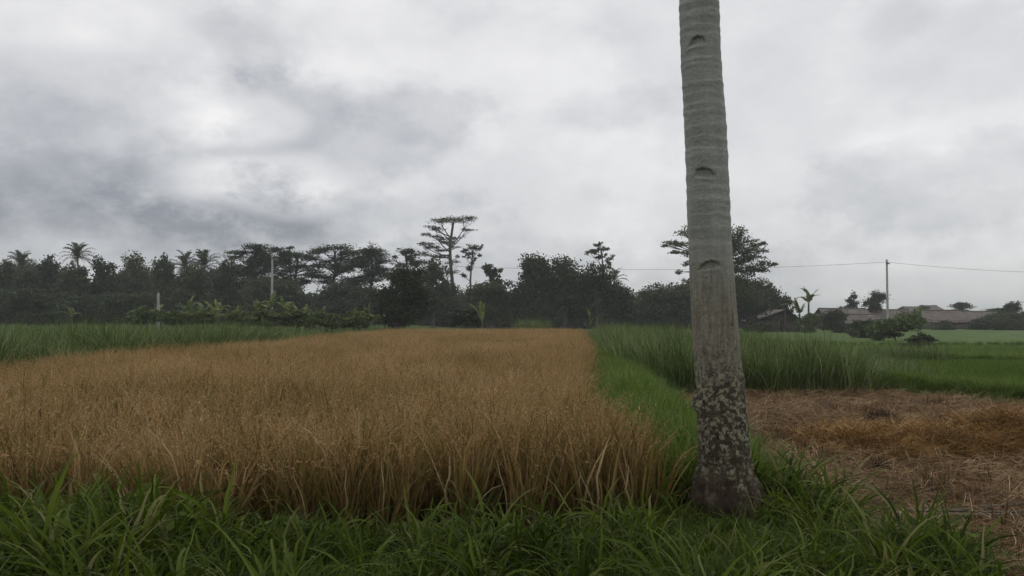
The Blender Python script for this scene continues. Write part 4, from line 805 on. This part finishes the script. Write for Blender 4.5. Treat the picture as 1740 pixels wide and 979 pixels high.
MAT["plaster"] = solid("old_plaster", [(.3, (.07, .066, .062)), (.7, (.15, .142, .135))], 1.2, 8, .9)
MAT["boards"] = solid("dark_boards", [(.3, (.03, .025, .02)), (.7, (.075, .062, .05))], 2, 6, .9, stretch=(6, 6, 1))
MAT["void"] = solid("dark_door_wood", [(.3, (.015, .013, .012)), (.7, (.035, .03, .027))], 3, 4, .8)
def house(x0, x1, ridge_y, eave_y, Y, depth, lab, roof, wall, gable_front=False, doors=(.3,), windows=(.6,)):
    k = Y / F; X0, X1 = (x0 - CX) * k, (x1 - CX) * k; W = X1 - X0; cx = (X0 + X1) / 2; z0 = gz(cx, Y); zr = EYE - (ridge_y - HY) * k - z0; ze = EYE - (eave_y - HY) * k - z0
    root = thing("house" if wall != "boards" else "shed", lab, "house" if wall != "boards" else "shed", (cx, Y, z0)); w = W / 2; o = .45; d = depth
    wt = .12
    if not gable_front:
        for nm, b in (("front_wall", (-w + o, w - o, 0, wt)), ("back_wall", (-w + o, w - o, d - wt, d)), ("side_wall", (-w + o, -w + o + wt, wt, d - wt)), ("side_wall", (w - o - wt, w - o, wt, d - wt))):
            obj(nm, Geo().add(*box(*b, -.3, ze + .06)).mesh(nm, MAT[wall], False), root)
        for sd in (0, 1):
            y0, y1 = (-o, d / 2) if sd == 0 else (d + o, d / 2); n = 26; xs = np.linspace(-w, w, n); v = []
            sl = (zr - ze) / (d / 2)
            sagv = -.05 * np.sin(np.linspace(0, np.pi, n)) + rng(int(x0) + sd).normal(0, .012, n)
            for t in np.linspace(0, 1, 8): v.append(np.column_stack([xs, np.full(n, y0 + (y1 - y0) * t), ze - sl * o + (zr - ze + sl * o) * t + sagv]))
            top = np.array(v); both = np.concatenate([top, top[::-1] - [0, 0, .08], top[:1]]); obj("roof_slope", Geo().add(both, grid_faces(len(both), n)).mesh("roof_slope", MAT[roof], False), root)
            ends = Geo()
        obj("ridge_cap", Geo().add(*tube(np.column_stack([np.linspace(-w, w, 12), np.full(12, d / 2), zr + .02 - .05 * np.sin(np.linspace(0, np.pi, 12))]), .10, 8)).mesh("ridge_cap", MAT[roof]), root)
        for sx in (-w + o, w - o - wt):
            v = np.array([(sx, 0, ze), (sx, d, ze), (sx, d / 2, zr - .1), (sx, d / 2, zr - .1), (sx + wt, 0, ze), (sx + wt, d, ze), (sx + wt, d / 2, zr - .1), (sx + wt, d / 2, zr - .1)])
            obj("gable", Geo().add(v, [(0, 1, 2, 3), (5, 4, 7, 6), (0, 4, 5, 1), (1, 5, 6, 2), (3, 7, 4, 0)]).mesh("gable", MAT[wall], False), root)
    else:
        for nm, b in (("front_wall", (-w + o, w - o, 0, wt)), ("back_wall", (-w + o, w - o, d - wt, d)), ("side_wall", (-w + o, -w + o + wt, wt, d - wt)), ("side_wall", (w - o - wt, w - o, wt, d - wt))):
            obj(nm, Geo().add(*box(*b, -.3, ze + .04)).mesh(nm, MAT[wall], False), root)
        pk = W * .12
        for sd in (-1, 1):
            n = 14; ys = np.linspace(-.5, d + .4, n); v = []
            for t in np.linspace(0, 1, 8): v.append(np.column_stack([np.full(n, sd * w + (pk - sd * w) * t), ys, ze - .1 + (zr - ze + .1) * t + rng(5).normal(0, .012, n)]))
            top = np.array(v); both = np.concatenate([top, top[::-1] - [0, 0, .07], top[:1]]); obj("roof_slope", Geo().add(both, grid_faces(len(both), n)).mesh("roof_slope", MAT[roof], False), root)
        for y in (0, d - wt):
            v = np.array([(-w + o, y, ze), (w - o, y, ze), (pk, y, zr - .12), (pk, y, zr - .12), (-w + o, y + wt, ze), (w - o, y + wt, ze), (pk, y + wt, zr - .12), (pk, y + wt, zr - .12)])
            obj("gable", Geo().add(v, [(0, 1, 2, 3), (5, 4, 7, 6), (0, 4, 5, 1), (1, 5, 6, 2), (3, 7, 4, 0)]).mesh("gable", MAT[wall], False), root)
        for q in (-w + .1, pk, w - .1): obj("post", Geo().add(*tube([(q, -.4, -.2), (q, -.4, (zr if q == pk else ze) - .14)], .06, 7)).mesh("post", MAT["wood"]), root)
    for t in doors:
        q = -w + o + t * (W - 2 * o); dr = obj("door", Geo().add(*box(q - .42, q + .42, -.025, .03, 0, min(2.0, ze - .1))).mesh("door", MAT["void"], False), root)
        for b in ((q - .5, q - .42), (q + .42, q + .5)): obj("frame", Geo().add(*box(*b, -.04, .03, 0, min(2.05, ze - .05))).mesh("door_frame", MAT["wood"], False), dr)
    for t in windows:
        q = -w + o + t * (W - 2 * o); wn = obj("window", Geo().add(*box(q - .5, q + .5, -.02, .03, .9, min(1.75, ze - .12))).mesh("window", MAT["void"], False), root)
        obj("sill", Geo().add(*box(q - .58, q + .58, -.1, .03, .82, .9)).mesh("window_sill", MAT["wood"], False), wn)
house(1276, 1366, 526, 545, 98, 5, "low dark timber shed with a slanted pale roof", "tile_pale", "boards", True, (.62,), ())
house(1403, 1486, 524, 540, 120, 6, "long low house with weathered brown tile roof", "tile_grey", "plaster", False, (.4,), (.15, .75))
house(1476, 1560, 526, 541, 126, 6, "grey roofed house behind the utility pole's foot", "tile_pale", "plaster", False, (.5,), (.2, .8))
house(1574, 1652, 527, 545, 118, 7, "plastered house with reddish tiled roof beside the paddies", "tile_red", "plaster", False, (.55,), (.25, .8))
house(1646, 1745, 529, 547, 124, 6, "pale roofed house at the far right behind the paddies", "tile_pale", "plaster", False, (.3,), (.6,))
house(1406, 1500, 534, 546, 113, 4, "lower lean brown roofed house in front of the long one", "tile_grey", "plaster", False, (.7,), (.3,))
for i, (x0, x1, ry, ey, Y) in enumerate([(1548, 1586, 521, 528, 170), (1578, 1608, 519, 528, 176)]):
    house(x0, x1, ry, ey, Y, 8, ["distant left roof peeking over the grey roofed house", "distant right roof peeking over the red tiled house"][i], "tile_grey", "plaster", False, (.5,), (.25, .75))

# ------------------------------------------------------------------ damp air
def haze():
    m, nt = new_mat("damp_air"); v = N(nt, "ShaderNodeVolumePrincipled", {"Color": (.93, .95, 1, 1), "Density": .0006}); N(nt, "ShaderNodeOutputMaterial", {1: v.outputs[0]})
    o = obj("haze", Geo().add(*box(-2700, 2700, -2700, 2700, -3.5, 24)).mesh("haze", m, False)); tag(o, "thin damp haze over the fields and the wood", "haze", None, "stuff")
haze()
